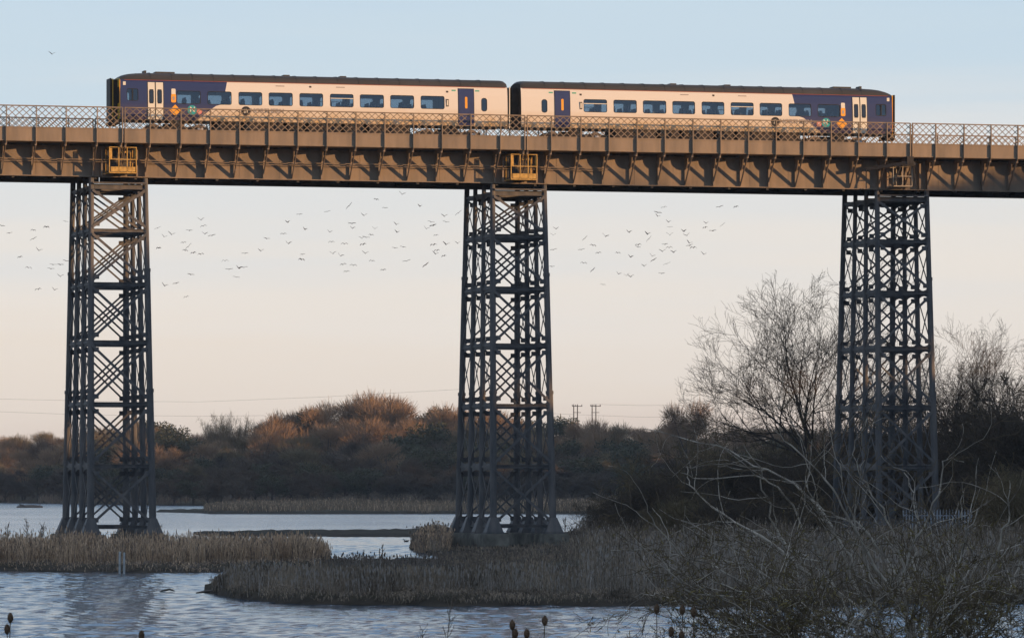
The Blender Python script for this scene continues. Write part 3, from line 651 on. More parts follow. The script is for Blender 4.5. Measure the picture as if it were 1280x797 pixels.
    b = MB(); x = X(U(217)); b.add([(x + p, pv(q) - .016, q) for p, q in rr(-.14, .14, 2.0, 2.48, .07)], [tuple(range(20))]); link('warning_sign', b.mesh('warning_sign', M['orange']), r)
    b = MB(); b.add([(x + p, pv(q) - .014, q) for p, q in rr(-.12, .12, 2.4, 2.78, .05)], [tuple(range(20))]); link('warning_sign', b.mesh('warning_sign', M['white']), r)
    b = MB(); b.add([(x + p, pv(q) - .02, q) for p, q in rr(-.06, .06, 2.14, 2.34, .03)], [tuple(range(20))]); link('warning_symbol', b.mesh('warning_symbol', M['grey']), r)
    b = MB(); b.box((min(X(U(154)), X(U(157.4))), pv(3.0) - .02, 2.93), (max(X(U(154)), X(U(157.4))), pv(3.0) + .02, 3.13)); link('marker_plate', b.mesh('marker_plate', M['white']), r)
    for px_, wv, wd_, hh, mt in ((350.5, 3.06, .5, .05, 'grey'), (426, 3.06, .5, .05, 'grey'), (388.3, 3.05, .13, .1, 'under'), (559.3, 2.93, .13, .12, 'under'), (559.3, 2.3, .15, .42, 'under'), (559.3, 2.3, .08, .3, 'white'), (567.5, 3.02, .24, .08, 'greenv'), (597, 3.02, .24, .08, 'greenv')):
        b = MB(); x = X(U(px_)); l_ = .012 if mt != 'white' else .02
        b.box((x - wd_/2, pv(wv + hh/2) - l_ - .004 - .02 * (hh > .2), wv - hh/2), (x + wd_/2, pv(wv) + .02, wv + hh/2)); link('side_fitting', b.mesh('side_fitting', M[mt]), r)
    return r
dg_ = bpy.data.materials.new('dark door glass'); dg_.use_nodes = True
dg_.node_tree.nodes['Principled BSDF'].inputs['Base Color'].default_value = (.02, .03, .05, 1); dg_.node_tree.nodes['Principled BSDF'].inputs['Roughness'].default_value = .08; M['dglass'] = dg_
carriage('leading train carriage over the left pier, dark blue end at left then off-white', T(150.5, 1.7), False, (5,))
carriage('second train carriage right of the coupling, off-white then dark blue end at right', T(651.6, 1.7) , True, (8, 3))

# ------------------------------------------------------------------ vegetation generators
class Tubes:                                    # fast many-branch mesh, 3-sided tapering tubes
    def __init__(s): s.V = []; s.Fq = []; s.mi = []; s.n = 0
    def path(s, pts, rs, mi=0):
        k = len(pts); pts = np.asarray(pts); rs = np.asarray(rs)
        d = np.gradient(pts, axis=0); d /= np.linalg.norm(d, axis=1)[:, None] + 1e-9
        ref = np.array([0, 0, 1.]) if abs(d[0, 2]) < .85 else np.array([1., 0, 0]); a = np.cross(d, ref); a /= np.linalg.norm(a, axis=1)[:, None] + 1e-9; c = np.cross(d, a)
        for g in range(3):
            q = 2*math.pi*g/3; s.V.append(pts + (a*math.cos(q) + c*math.sin(q)) * rs[:, None])
        b = s.n; i = np.arange(k - 1)
        for g in range(3):
            h = (g + 1) % 3; s.Fq.append(np.stack([b+g*k+i, b+h*k+i, b+h*k+i+1, b+g*k+i+1], -1)); s.mi.append(np.full(k-1, mi))
        s.n += 3*k
    def tri(s, p, q, w, mi=0):                  # a flat sliver twig
        p, q = np.asarray(p), np.asarray(q); d = q - p; a = np.cross(d, RNG.normal(size=3)); a *= w / (np.linalg.norm(a) + 1e-9)
        s.V.append(np.stack([p - a, p + a, q + a*.4, q - a*.4])); s.Fq.append(np.array([[s.n, s.n+1, s.n+2, s.n+3]])); s.mi.append(np.array([mi])); s.n += 4
    def slivers(s, P, Q, w, mi=0):              # vectorised
        d = Q - P; a = np.cross(d, RNG.normal(size=P.shape)); a *= (w / (np.linalg.norm(a, axis=1) + 1e-9))[:, None]
        k = len(P); s.V.append(np.stack([P - a, P + a, Q + a*.35, Q - a*.35], 1).reshape(-1, 3)); s.Fq.append(s.n + np.arange(k*4).reshape(k, 4)); s.mi.append(np.full(k, mi)); s.n += 4*k
    def mesh(s, name, mats): return npmesh(name, np.concatenate(s.V), np.concatenate(s.Fq), mats, np.concatenate(s.mi))
def rot_away(d, ang, rnd):
    a = np.cross(d, rnd.normal(size=3)); a /= np.linalg.norm(a) + 1e-9; v = d*math.cos(ang) + a*math.sin(ang); return v / np.linalg.norm(v)
def grow(tb, p, d, ln, rad, lvl, maxl, rnd, nseg=(7, 6, 5, 4, 3, 3), kids=(7, 6, 6, 5, 4), up=.12, wob=.16, mis=(0, 0, 0, 1, 1, 1), spread=(30, 60), shrink=(.42, .72), rmin=.004, start=.25, droop=0):
    n = nseg[min(lvl, len(nseg)-1)]; pts = [np.array(p)]; dd = np.array(d, float)
    for i in range(n):
        dd = dd + rnd.normal(size=3) * wob + np.array([0, 0, up - droop * (i / n) * (lvl < 2)]); dd /= np.linalg.norm(dd); pts.append(pts[-1] + dd * ln / n)
    pts = np.array(pts); rs = np.maximum(rad * (1 - np.linspace(0, 1, n+1) * .78), rmin); tb.path(pts, rs, mis[min(lvl, len(mis)-1)])
    if lvl >= maxl: return
    k = kids[min(lvl, len(kids)-1)]
    for j in range(k):
        t = start + (1 - start) * (j + rnd.random()) / k; f = t * n; i = min(int(f), n-1); q = pts[i] + (pts[i+1]-pts[i]) * (f - i)
        bd = pts[i+1] - pts[i]; bd /= np.linalg.norm(bd)
        nd = rot_away(bd, R(rnd.uniform(*spread)), rnd)
        grow(tb, q, nd, ln * rnd.uniform(*shrink) * (1.1 - .45*t), rad * (1 - .75*t) * .62 + rmin*.3, lvl+1, maxl, rnd, nseg, kids, up, wob, mis, spread, shrink, rmin, .15, droop)

# distant tree meshes, unit height 1
def far_tree(seed, kind):
    rnd = np.random.default_rng(seed); tr = Tubes(); cr_ = Tubes()
    mt = {'bare': ('bark', 'twig'), 'olive': ('bark', 'twiggrey'), 'dark': ('bark', 'twigdark'), 'ever': ('bark', 'ever'), 'poplar': ('bark', 'twig')}[kind]
    tr.path(np.array([[0, 0, -.05], [.005, 0, .2], [.0, .01, .42], [0, 0, .6]]), [.03, .022, .016, .01])
    lobes = []
    if kind == 'poplar':
        for i in range(38):
            a = rnd.uniform(0, 6.28); t_ = .62 * rnd.random()**.6; b0 = np.array([0, 0, rnd.uniform(.15, .4)]); ln = rnd.uniform(.62, 1.0) * (1 - b0[2]) * (1 - .25*t_)
            m_ = b0 + np.array([math.cos(a)*math.sin(t_), math.sin(a)*math.sin(t_), math.cos(t_)]) * ln * .5; e = m_ + np.array([math.cos(a)*math.sin(t_*.6), math.sin(a)*math.sin(t_*.6), math.cos(t_*.6)]) * ln * .5
            cr_.path(np.array([b0, m_, e]), [.006, .0035, .0015], 0)
            k = 70; f = rnd.uniform(0, 1, (k, 1)); P = m_ + (e-m_)*f + rnd.normal(size=(k, 3))*.02; Q = P + (rnd.normal(size=(k, 3))*.025 + [0, 0, .045]); cr_.slivers(P, Q, np.full(k, .0017), 1)
        return tr.mesh('trunk', M['bark']), cr_.mesh('crown', [M['twig'], M['twiggrey']])
    nl = {'bare': 13, 'olive': 12, 'dark': 13, 'ever': 12, 'poplar': 8}[kind]
    for i in range(nl):
        a = rnd.uniform(0, 2*math.pi); h = rnd.uniform(.38, .86); rr_ = .30 * math.sqrt(rnd.random()) * (1.15 - abs(h - .55)*1.1)
        if kind == 'poplar': rr_ *= .5; h = rnd.uniform(.45, .85)
        if kind == 'dark': h = rnd.uniform(.18, .85)
        c = np.array([rr_*math.cos(a), rr_*math.sin(a), h]); s_ = rnd.uniform(.10, .19) * (.7 if kind == 'poplar' else 1); lobes.append((c, s_))
        b0 = np.array([0, 0, h * rnd.uniform(.35, .6)]); mid = (b0 + c)/2 + np.array([0, 0, -.03])
        cr_.path(np.array([b0, mid, c]), [.012, .008, .004], 0)
    for c, s_ in lobes:
        if kind == 'ever':
            k = 330; u = rnd.normal(size=(k, 3)); u /= np.linalg.norm(u, axis=1)[:, None]; u *= (rnd.random((k, 1))**.4); P = c + u * s_ * 1.15
            Q = P + rnd.normal(size=(k, 3)) * .022; cr_.slivers(P, Q, np.full(k, .011), 1)
        else:
            k = 540; u = rnd.normal(size=(k, 3)); u[:, 2] = u[:, 2]*.8 + .35; u /= np.linalg.norm(u, axis=1)[:, None]
            r0 = rnd.random((k, 1))**.7; P = c + u * s_ * r0 * .95; o = P - np.array([0, 0, .3]); o /= np.linalg.norm(o, axis=1)[:, None]
            Q = P + (o * .7 + u * .5 + rnd.normal(size=(k, 3))*.25) * rnd.uniform(.03, .085, (k, 1)); cr_.slivers(P, Q, np.full(k, .0026), 1)
    return tr.mesh('trunk', M['bark']), cr_.mesh('crown', [M[mt[0]], M[mt[1]]])
FT = {k: [far_tree(100 + 10*i + j, k) for j in range(nv)] for i, (k, nv) in enumerate((('bare', 3), ('olive', 2), ('dark', 3), ('ever', 2), ('poplar', 1)))}
SKYL = lambda px: np.interp(px, [-400, -100, 0, 60, 100, 160, 200, 220, 238, 262, 300, 330, 380, 430, 480, 520, 545, 575, 620, 700, 760, 800, 845, 870, 900, 1300], [548, 542, 538, 532, 529, 527, 524, 525, 541, 543, 536, 519, 508, 502, 496, 499, 502, 508, 513, 517, 520, 526, 521, 523, 528, 536])
LOOK = {'bare': 'reddish bare-twigged', 'olive': 'olive-brown bare', 'dark': 'dark grey-brown bare', 'ever': 'dark green leafy', 'poplar': 'tall fan-shaped bare'}
def far_instance(kind, v, X, Y, h, wfac, label, group, rz):
    tm, cm = FT[kind][v]; g = ground_h(X, Y); o = thing('winter_tree' if kind != 'ever' else 'evergreen_tree', label, 'tree', (X, Y, g), rz, group); o.scale = (h*wfac, h*wfac, h)
    link('trunk', tm, o); link('crown', cm, o); return o
ORD = ['first', 'second', 'third', 'fourth', 'fifth', 'sixth', 'seventh', 'eighth', 'ninth', 'tenth', 'eleventh', 'twelfth', 'thirteenth', 'fourteenth', 'fifteenth', 'sixteenth', 'seventeenth', 'eighteenth', 'nineteenth', 'twentieth']
def number_from_left(items, fmt):
    by = {}
    for o, px, key in items: by.setdefault(key, []).append((px, o.name, o))
    for key, l_ in by.items():
        l_.sort(key=lambda q: q[:2])
        for i, (_, _, o) in enumerate(l_):
            if i >= len(ORD): o['label'] = fmt(ORD[i % 20], key).replace(ORD[i % 20], 'twenty-' + ORD[i - 20], 1)
            else: o['label'] = fmt(ORD[i], key) if len(l_) > 1 else fmt('only', key).replace(' from left', '')
SKY_T = []; SCRUB = []; BIRDS = []
def region(px):
    return 'left of the left pier' if px < 80 else 'behind the left pier' if px < 200 else 'between left and middle piers, left half' if px < 390 else 'between left and middle piers, right half' if px < 570 else 'behind the middle pier' if px < 700 else 'right of the middle pier'
rnd = random.Random(5)
row_pts = {k: [] for k in FT}; mass = []
rows = [(14, .34), (30, .48), (52, .60), (80, .72), (115, .84), (150, .93), (190, 1.0)]
for ri, (off, fr_) in enumerate(rows):
    px = -420 + rnd.random() * 40
    while px < 1330:
        s_ = min(float(SHORE(np.array(min(px, 738)))), 1200); Y = s_ + off + rnd.uniform(-9, 9); X = (px - 640) / F * Y; g = ground_h(X, Y)
        top = CZ + (HOR - float(SKYL(px))) / F * Y; h = max(4.5, (top - .5) * fr_ * rnd.uniform(.86, 1.02) + .5 - g)
        q = rnd.random()
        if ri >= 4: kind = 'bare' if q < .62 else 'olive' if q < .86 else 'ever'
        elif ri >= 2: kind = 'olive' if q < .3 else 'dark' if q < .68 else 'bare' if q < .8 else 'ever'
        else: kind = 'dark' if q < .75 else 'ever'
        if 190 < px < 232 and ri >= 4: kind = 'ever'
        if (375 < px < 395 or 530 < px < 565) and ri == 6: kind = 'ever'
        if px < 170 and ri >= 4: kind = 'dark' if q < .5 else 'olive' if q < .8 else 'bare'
        wf = rnd.uniform(1.0, 1.3) * (1.0 if h > 11 else 1.3); v = rnd.randrange(len(FT[kind]))
        if ri >= 5 and -30 < px < 900:
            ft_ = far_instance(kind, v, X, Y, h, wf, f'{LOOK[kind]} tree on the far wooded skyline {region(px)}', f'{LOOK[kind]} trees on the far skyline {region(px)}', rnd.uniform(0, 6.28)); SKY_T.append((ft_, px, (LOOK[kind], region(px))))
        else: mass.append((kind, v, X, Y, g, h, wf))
        px += (h * wf * .46) * F / Y * rnd.uniform(.7, 1.1)
number_from_left(SKY_T, lambda o_, k: f'{o_} {k[0]} skyline tree from left, {k[1]}')
for px_, py_, w_ in ((276, 511, .55), (299, 514, .5)):
    Y = 1060; X = (px_-640)/F*Y; g = ground_h(X, Y); h = CZ + (HOR-py_)/F*Y - g
    far_instance('poplar', 0, X, Y, h, w_*2.1, 'pale fan-shaped bare tree on the skyline, ' + ('left' if px_ < 290 else 'right') + ' one of the pair', 'pair of pale bare trees on the skyline', px_)
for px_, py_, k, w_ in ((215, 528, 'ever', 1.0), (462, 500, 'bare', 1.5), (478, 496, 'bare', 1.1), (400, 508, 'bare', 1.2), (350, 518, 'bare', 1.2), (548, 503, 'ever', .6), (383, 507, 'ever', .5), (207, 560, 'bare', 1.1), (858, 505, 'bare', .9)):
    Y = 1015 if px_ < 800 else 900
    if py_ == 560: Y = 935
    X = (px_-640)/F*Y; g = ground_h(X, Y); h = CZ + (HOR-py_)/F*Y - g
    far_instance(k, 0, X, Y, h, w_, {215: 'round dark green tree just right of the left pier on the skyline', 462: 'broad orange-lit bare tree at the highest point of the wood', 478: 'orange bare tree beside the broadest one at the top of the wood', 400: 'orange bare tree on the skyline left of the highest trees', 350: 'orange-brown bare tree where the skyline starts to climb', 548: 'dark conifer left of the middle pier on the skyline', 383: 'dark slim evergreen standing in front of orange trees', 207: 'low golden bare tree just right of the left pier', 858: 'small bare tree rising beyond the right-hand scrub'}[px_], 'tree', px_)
# the valley-side wood to the right of the frame
for i in range(170):
    Y = rnd.uniform(-190, 125); X = 70 + .09*Y + rnd.uniform(-16, 26); g = 19 * float(ss((X - (70 + .09*Y) + 42) / 42)) - 1.6
    kind = rnd.choice(['bare', 'olive', 'dark', 'ever']); mass.append((kind, rnd.randrange(len(FT[kind])), X, Y, g, rnd.uniform(10, 12.5), 1.3))
for i in range(650):
    Y = rnd.uniform(120, 1150); X = 70 + .09*Y + rnd.uniform(-16, 26); g = ground_h(X, Y)
    kind = rnd.choice(['bare', 'olive', 'dark', 'ever']); mass.append((kind, rnd.randrange(len(FT[kind])), X, Y, g, rnd.uniform(10, 12.5), 1.3))
def stuff_instances(name, items, label, cat):
    """one object: points carrying scale, rotation and a variant index; each point receives a tree mesh"""
    keys = sorted({(k, v) for k, v, *_ in items}); me = bpy.data.meshes.new(name)
    me.from_pydata([(X, Y, g) for _, _, X, Y, g, _, _ in items], [], [])
    a = me.attributes.new('vi', 'INT', 'POINT'); a.data.foreach_set('value', [keys.index((it[0], it[1])) for it in items])
    a = me.attributes.new('sc', 'FLOAT_VECTOR', 'POINT'); a.data.foreach_set('vector', [q for it in items for q in (it[5]*it[6], it[5]*it[6], it[5])])
    a = me.attributes.new('ro', 'FLOAT_VECTOR', 'POINT'); a.data.foreach_set('vector', [q for it in items for q in (0, 0, rnd.uniform(0, 6.28))])
    o = link(name, me); tag(o, label, cat, kind='stuff')
    ng = bpy.data.node_groups.new(name, 'GeometryNodeTree'); ng.interface.new_socket('Geometry', in_out='INPUT', socket_type='NodeSocketGeometry'); ng.interface.new_socket('Geometry', in_out='OUTPUT', socket_type='NodeSocketGeometry')
    n = ng.nodes; l = ng.links; gi = n.new('NodeGroupInput'); go = n.new('NodeGroupOutput'); jn = n.new('GeometryNodeJoinGeometry')
    def attr(nm, ty):
        x = n.new('GeometryNodeInputNamedAttribute'); x.data_type = ty; x.inputs[0].default_value = nm; return x.outputs[0]
    vi, sc, ro = attr('vi', 'INT'), attr('sc', 'FLOAT_VECTOR'), attr('ro', 'FLOAT_VECTOR')
    for i, (k, v) in enumerate(keys):
        src = SRC[(k, v)]
        eq = n.new('FunctionNodeCompare'); eq.data_type = 'INT'; eq.operation = 'EQUAL'; l.new(vi, eq.inputs[2]); eq.inputs[3].default_value = i
        for so_ in src:
            oi = n.new('GeometryNodeObjectInfo'); oi.inputs[0].default_value = so_; ip = n.new('GeometryNodeInstanceOnPoints')
            l.new(gi.outputs[0], ip.inputs['Points']); l.new(eq.outputs[0], ip.inputs['Selection']); l.new(oi.outputs['Geometry'], ip.inputs['Instance']); l.new(ro, ip.inputs['Rotation']); l.new(sc, ip.inputs['Scale']); l.new(ip.outputs[0], jn.inputs[0])
    l.new(jn.outputs[0], go.inputs[0]); md = o.modifiers.new('scatter', 'NODES'); md.node_group = ng
    return o
SRC = {}
for o in list(C.objects):
    if o.name.startswith(('crown', 'trunk')) and o.type == 'MESH':
        for k, lst in FT.items():
            for v, (tm, cm) in enumerate(lst):
                if o.data in (tm, cm):
                    d_ = SRC.setdefault((k, v), {}); d_.setdefault('t' if o.data == tm else 'c', o)
SRC = {k: [v['t'], v['c']] for k, v in SRC.items() if len(v) == 2}
mass = [(k, v if (k, v) in SRC else 0, *r_) if (k, v if (k, v) in SRC else 0) in SRC else ('bare', 0, *r_) for k, v, *r_ in mass]
mass = [m_ for m_ in mass if (m_[0], m_[1]) in SRC]
stuff_instances('woodland', mass, 'dense dark winter woodland filling the far bank below the lit treetops', 'woodland')

# mid-distance bare trees and scrub (unit metres)
def big_tree(seed, h, lean, maxl=4):
    rnd_ = np.random.default_rng(seed); tr = Tubes(); cr_ = Tubes()
    b = MB(); 
    pts = [np.array([0, 0, -.3])]; d = np.array([lean[0]*.4, lean[1]*.4, 1.]); d /= np.linalg.norm(d)
    for i in range(5): d = d + rnd_.normal(size=3)*.06; d /= np.linalg.norm(d); pts.append(pts[-1] + d * h * .055)
    tr.path(np.array(pts), [.34, .28, .24, .22, .2, .17]); tip = pts[-1]
    for i in range(9):
        a = 2*math.pi*i/9*2 + rnd_.uniform(-.3, .3); el = .25 + 1.15 * i / 8; dd = np.array([math.cos(a)*math.cos(el) + lean[0], math.sin(a)*math.cos(el) + lean[1], math.sin(el)]); dd /= np.linalg.norm(dd)
        grow(cr_, pts[rnd_.integers(2, 6)], dd, h * rnd_.uniform(.95, 1.08) * (.27 + .25 * min(1, i / 5)), .13, 0, maxl, rnd_, nseg=(8, 6, 5, 3, 3), kids=(8, 7, 5, 4), up=.05, wob=.10, spread=(22, 52), shrink=(.48, .76), rmin=.0075)
    return tr.mesh('trunk', M['bark']), cr_.mesh('crown', [M['bark'], M['twigdark']])
def ptree(me, px, py_base, Y, label, rz=0, sc=1.0, name='bare_tree', cat='tree', group=None, z=None):
    X = (px - 640)/F*Y; g = ground_h(X, Y) if z is None else z
    o = thing(name, label, cat, (X, Y, g), rz, group); o.scale = (sc, sc, sc) if not hasattr(sc, '__len__') else sc
    link('trunk' if name != 'scrub_bush' else 'stems', me[0], o); link('crown', me[1], o)
    if name == 'scrub_bush': SCRUB.append((o, px, group.replace('dark scrub bushes ', '')))
    return o
bt1 = big_tree(3, 18.6, (-.04, 0)); bt2 = big_tree(8, 14, (.1, 0)); 
ptree(bt1, 1018, 0, 322, 'large spreading bare tree seen left of and through the right pier')
ptree(bt2, 1100, 0, 335, 'bare tree directly behind the right pier', 1.2, .82)
ptree(bt2, 1205, 0, 330, 'bare tree just right of the right pier', .4, .93)
ptree(bt1, 1290, 0, 326, 'dark bare tree at the right edge of the picture', 2.6, .78)
ptree(bt2, 1245, 0, 318, 'shorter bare tree between the right pier and the right edge', 3.9, .68)
def scrub(seed, h=4.5, n=22, mt='twigdark', sliv=5200):
    rnd_ = np.random.default_rng(seed); st = Tubes(); cr_ = Tubes()
    for i in range(n):
        a = rnd_.uniform(0, 6.28); el = rnd_.uniform(.5, 1.4); dd = np.array([math.cos(a)*math.cos(el), math.sin(a)*math.cos(el), math.sin(el)])
        p = np.array([math.cos(a)*.5, math.sin(a)*.5, -.2]) * rnd_.random()
        st.path(np.array([p, p + dd*h*.2 + [0, 0, .1]]), [.07, .05])
        grow(cr_, p + dd*h*.15, dd, h * rnd_.uniform(.5, .8), .045, 1, 4, rnd_, nseg=(6, 6, 4, 3, 3), kids=(6, 7, 5, 4), up=.03, wob=.2, spread=(25, 65), rmin=.012)
    k = sliv; u = rnd_.normal(size=(k, 3)); u /= np.linalg.norm(u, axis=1)[:, None]; u[:, 2] = np.abs(u[:, 2]); lump = 1 + .22*np.sin(u[:, 0]*7 + seed) * np.cos(u[:, 1]*6)
    P = u * (rnd_.random((k, 1))**.45) * np.array([h*.62, h*.62, h*.8]) * lump[:, None]; Q = P + (u*.5 + rnd_.normal(size=(k, 3))*.5 + [0, 0, .35]) * rnd_.uniform(.15, .45, (k, 1))
    cr_.slivers(P, Q, np.full(k, .011), 1)
    return st.mesh('stems', M['bark']), cr_.mesh('crown', [M[mt], M[mt]])
sb_ = [scrub(21), scrub(22, 4.2, 18), scrub(23, 5, 24), scrub(24, 4.5, 20, 'twiggrey')]
k_ = 0
for px_, Y, s_ in [(762, 330, .62), (790, 335, .85), (812, 318, .9), (835, 340, 1.15), (858, 322, 1.1), (882, 342, 1.4), (905, 325, 1.25), (930, 345, 1.5), (955, 328, 1.3), (980, 343, 1.5), (1005, 312, 1.2), (1030, 340, 1.5), (1055, 318, 1.2), (1085, 344, 1.5),
                   (1110, 325, 1.3), (1140, 340, 1.5), (1165, 318, 1.4), (1190, 335, 1.7), (1212, 316, 1.6), (1235, 330, 2.0), (1258, 312, 1.9), (1280, 326, 2.3), (1300, 308, 2.0), (850, 300, .7), (900, 296, .7), (1000, 290, .65), (1225, 296, .9), (1270, 292, 1.1)]:
    where = 'left of the right pier' if px_ < 1040 else 'behind the right pier' if px_ < 1170 else 'right of the right pier'
    ptree(sb_[k_ % 4], px_, 0, Y, 'dense dark leafless scrub bush on the bank ' + where, k_ * 1.7, s_, 'scrub_bush', 'bush', 'dark scrub bushes ' + where); k_ += 1

number_from_left(SCRUB, lambda o_, k: f'{o_} dark leafless scrub bush from left on the bank {k}')

# ------------------------------------------------------------------ reeds and weeds
def stems(name, pts, hs, mats, label, cat, w=.014, lean=.12, heads=0.0, leaf=1, mixp=0.0, headw=.035, seed=1):
    rnd_ = np.random.default_rng(seed); n = len(pts); P = np.asarray(pts); H = np.asarray(hs)[:, None]
    L_ = rnd_.normal(size=(n, 2)) * lean; A = rnd_.uniform(0, math.pi, n); side = np.stack([np.cos(A), np.sin(A), np.zeros(n)], 1) * w
    V = []; Fs = []; mi = []; off = 0; sel = (rnd_.random(n) < mixp).astype(int)
    lv = [P, P + np.concatenate([L_*.35*H, H*.5], 1), P + np.concatenate([L_*H, H*.97], 1)]
    st = np.stack([lv[0]-side, lv[0]+side, lv[1]-side*.8, lv[1]+side*.8, lv[2]-side*.35, lv[2]+side*.35], 1).reshape(-1, 3); V.append(st)
    b = np.arange(n)*6; Fs += [np.stack([b, b+1, b+3, b+2], 1), np.stack([b+2, b+3, b+5, b+4], 1)]; mi += [sel, sel]; off = n*6
    for q in range(leaf):
        t = rnd_.uniform(.25, .85, (n, 1)); s0 = P + np.concatenate([L_*t*H*.8, H*t], 1); a = rnd_.uniform(0, 6.28, n); ll = rnd_.uniform(.2, .45, n)*np.asarray(hs)
        e = s0 + np.stack([np.cos(a)*ll*.6, np.sin(a)*ll*.6, ll*.55], 1); m = (s0+e)/2 + [0, 0, .06]; sd = np.stack([-np.sin(a), np.cos(a), np.zeros(n)], 1)*w*1.1
        V.append(np.stack([s0-sd*.5, s0+sd*.5, m+sd, m-sd, e, e+sd*.1], 1).reshape(-1, 3)); b = off + np.arange(n)*6
        Fs += [np.stack([b, b+1, b+2, b+3], 1), np.stack([b+3, b+2, b+5, b+4], 1)]; mi += [sel, sel]; off += n*6
    if heads:
        k = np.where(rnd_.random(n) < heads)[0]; c = lv[2][k]; hh = rnd_.uniform(.06, .16, (len(k), 1)); z = np.array([0, 0, 1.])
        for ax in (np.array([1., 0, 0]), np.array([0, 1., 0])):
            V.append(np.stack([c - z*hh*.3, c + ax*headw + z*hh*.4, c + z*hh*1.2, c - ax*headw + z*hh*.4], 1).reshape(-1, 3)); b = off + np.arange(len(k))*4
            Fs.append(np.stack([b, b+1, b+2, b+3], 1)); mi.append(sel[k]); off += len(k)*4
    return tag(link(name, npmesh(name, np.concatenate(V), np.concatenate(Fs), mats, np.concatenate(mi))), label, cat, kind='stuff')
def scatter(n, px0, px1, d0, d1, hf, minz=.1, seed=1, clump=1.5):
    rnd_ = np.random.default_rng(seed); px = rnd_.uniform(px0, px1, n); a, b = (d0, d1) if not callable(d0) else (d0(px), d1(px)); a = a + (fbm(px, px*0, 16, seed) - .35) * a * .014; d = a + (b - a) * rnd_.random(n)
    X = (px-640)/F*d; z = height(px, X, d); c = fbm(X, d, clump, seed); ok = (z > minz) & (c > .30 + .12*rnd_.random(n)); px, d, X, z, c = px[ok], d[ok], X[ok], z[ok], c[ok]
    h = hf(px, d) * (.28 + 1.15 * fbm(X, d, clump*1.1, seed+3)) * (1.15 - .85 * rnd_.random(len(px))**1.6); return np.stack([X, d, z - .03], 1), h
I = np.interp
P_, H_ = scatter(56000, -260, 412, lambda p: I(p, [0, 150, 380, 412], [211.5, 208, 217, 228]), lambda p: I(p, [0, 230, 330, 400, 412], [236, 236, 236, 234, 231]), lambda p, d: I(d, [205, 220, 238], [1.1, .93, .76]) * I(p, [-50, 120, 400, 412], [1.0, 1.12, .95, .7]), .08, 3)
stems('reed_bed', P_, H_, [M['reed'], M['weed']], 'pale straw-coloured reed bed in front of the left pier', 'reeds', w=.0085, heads=.35, leaf=2, mixp=.3, seed=3, lean=.17, headw=.02)
P_, H_ = scatter(44000, 268, 1500, lambda p: I(p, [268, 300, 420, 1280], [162, 156.5, 150.6, 150.6]), lambda p: I(p, [268, 300, 390, 425, 560, 640, 800, 1500], [168, 178, 180, 163, 164, 200, 205, 210]), lambda p, d: np.minimum(I(p, [262, 282, 330, 385, 425, 560, 650, 900, 1500], [.05, .3, 1.12, 1.1, .62, .6, 1.2, 1.3, 1.2]), np.where(p < 730, 3.05 - .0152*d, 9)), .1, 5, 1.2)
stems('dead_weeds', P_, H_, [M['weed2'], M['weedpale']], 'grey-brown dead weed stems with seed heads covering the near low island', 'dead plants', w=.0065, heads=.7, leaf=1, mixp=.3, headw=.022, seed=5, lean=.16)
P_, H_ = scatter(42000, 512, 1700, lambda p: I(p, [512, 540, 565, 640, 1700], [262, 250, 196, 200, 208]), lambda p: I(p, [512, 560, 640, 700, 745, 1700], [300, 280, 272, 300, 420, 420]), lambda p, d: I(p, [512, 545, 560, 700, 730, 1500], [1.1, .6, .12, .22, 1.2, 1.5]), .02, 7, 3)
stems('rank_grass', P_, H_, [M['weed2'], M['weed']], 'brown rank grass and reeds round the foot of the middle pier', 'reeds', w=.012, heads=.3, leaf=2, mixp=.35, seed=7, lean=.2)
P_, H_ = scatter(9000, 512, 562, 262, 292, lambda p, d: I(p, [512, 530, 562], [.6, 1.1, 1.2]) * I(p, [512, 522, 535, 555, 562], [.15, .6, 1, .95, .6]), .02, 8, 1.2)
stems('reed_clump', P_, H_, [M['reed'], M['weed']], 'rounded brown reed clump just left of the concrete blocks', 'reeds', w=.011, heads=.3, leaf=2, mixp=.5, seed=8, lean=.2)
P_, H_ = scatter(40000, 255, 1000, 622, 700, lambda p, d: I(p, [255, 300, 745], [.7, 1.0, 1.25]) + 0*d, .05, 9, 12)
stems('reed_spit', P_, H_, [M['farreed'], M['reed']], 'long thin spit of brown reeds across the far water', 'reeds', w=.028, heads=.2, leaf=1, mixp=.2, headw=.05, seed=9, lean=.2)
P_, H_ = scatter(16000, -300, 780, lambda p: SHORE(p) + 2, lambda p: SHORE(p) + 30, lambda p, d: 1.6 + 0*d, .02, 10, 20)
stems('shore_reeds', P_, H_, [M['farreed'], M['weed']], 'low brown reeds along the far shoreline under the wood', 'reeds', w=.06, heads=.3, leaf=1, mixp=.5, headw=.06, seed=10)
nearB = lambda p: I(p, ISL[1][0], ISL[1][1]); nearA = lambda p: I(p, ISL[0][0], ISL[0][1])
P_, H_ = scatter(15000, 262, 1500, lambda p: nearB(p) - 3.2, lambda p: nearB(p) + 3.5, lambda p, d: .22 + 0*d, .05, 14, .8)
stems('bank_grass', P_, H_, [M['weed2'], M['weed']], 'matted dead grass hanging over the dark bank of the near island', 'grass', w=.011, leaf=2, mixp=.25, seed=14, lean=.75)
P_, H_ = scatter(7000, -260, 405, lambda p: nearA(p) - 3, lambda p: nearA(p) + 5, lambda p, d: .2 + 0*d, .03, 15, .8)
stems('shore_litter', P_, H_, [M['weed'], M['reed']], 'broken reed litter along the muddy edge of the left reed bed', 'dead plants', w=.012, leaf=1, mixp=.3, seed=15, lean=.9)
P_, H_ = scatter(900, 400, 560, 209, 236, lambda p, d: .28 + 0*d, .02, 12, 1)
stems('sparse_weeds', P_, H_, [M['weed'], M['weed']], 'sparse low weeds on the mud bar behind the island', 'dead plants', w=.01, heads=.4, leaf=1, seed=12)

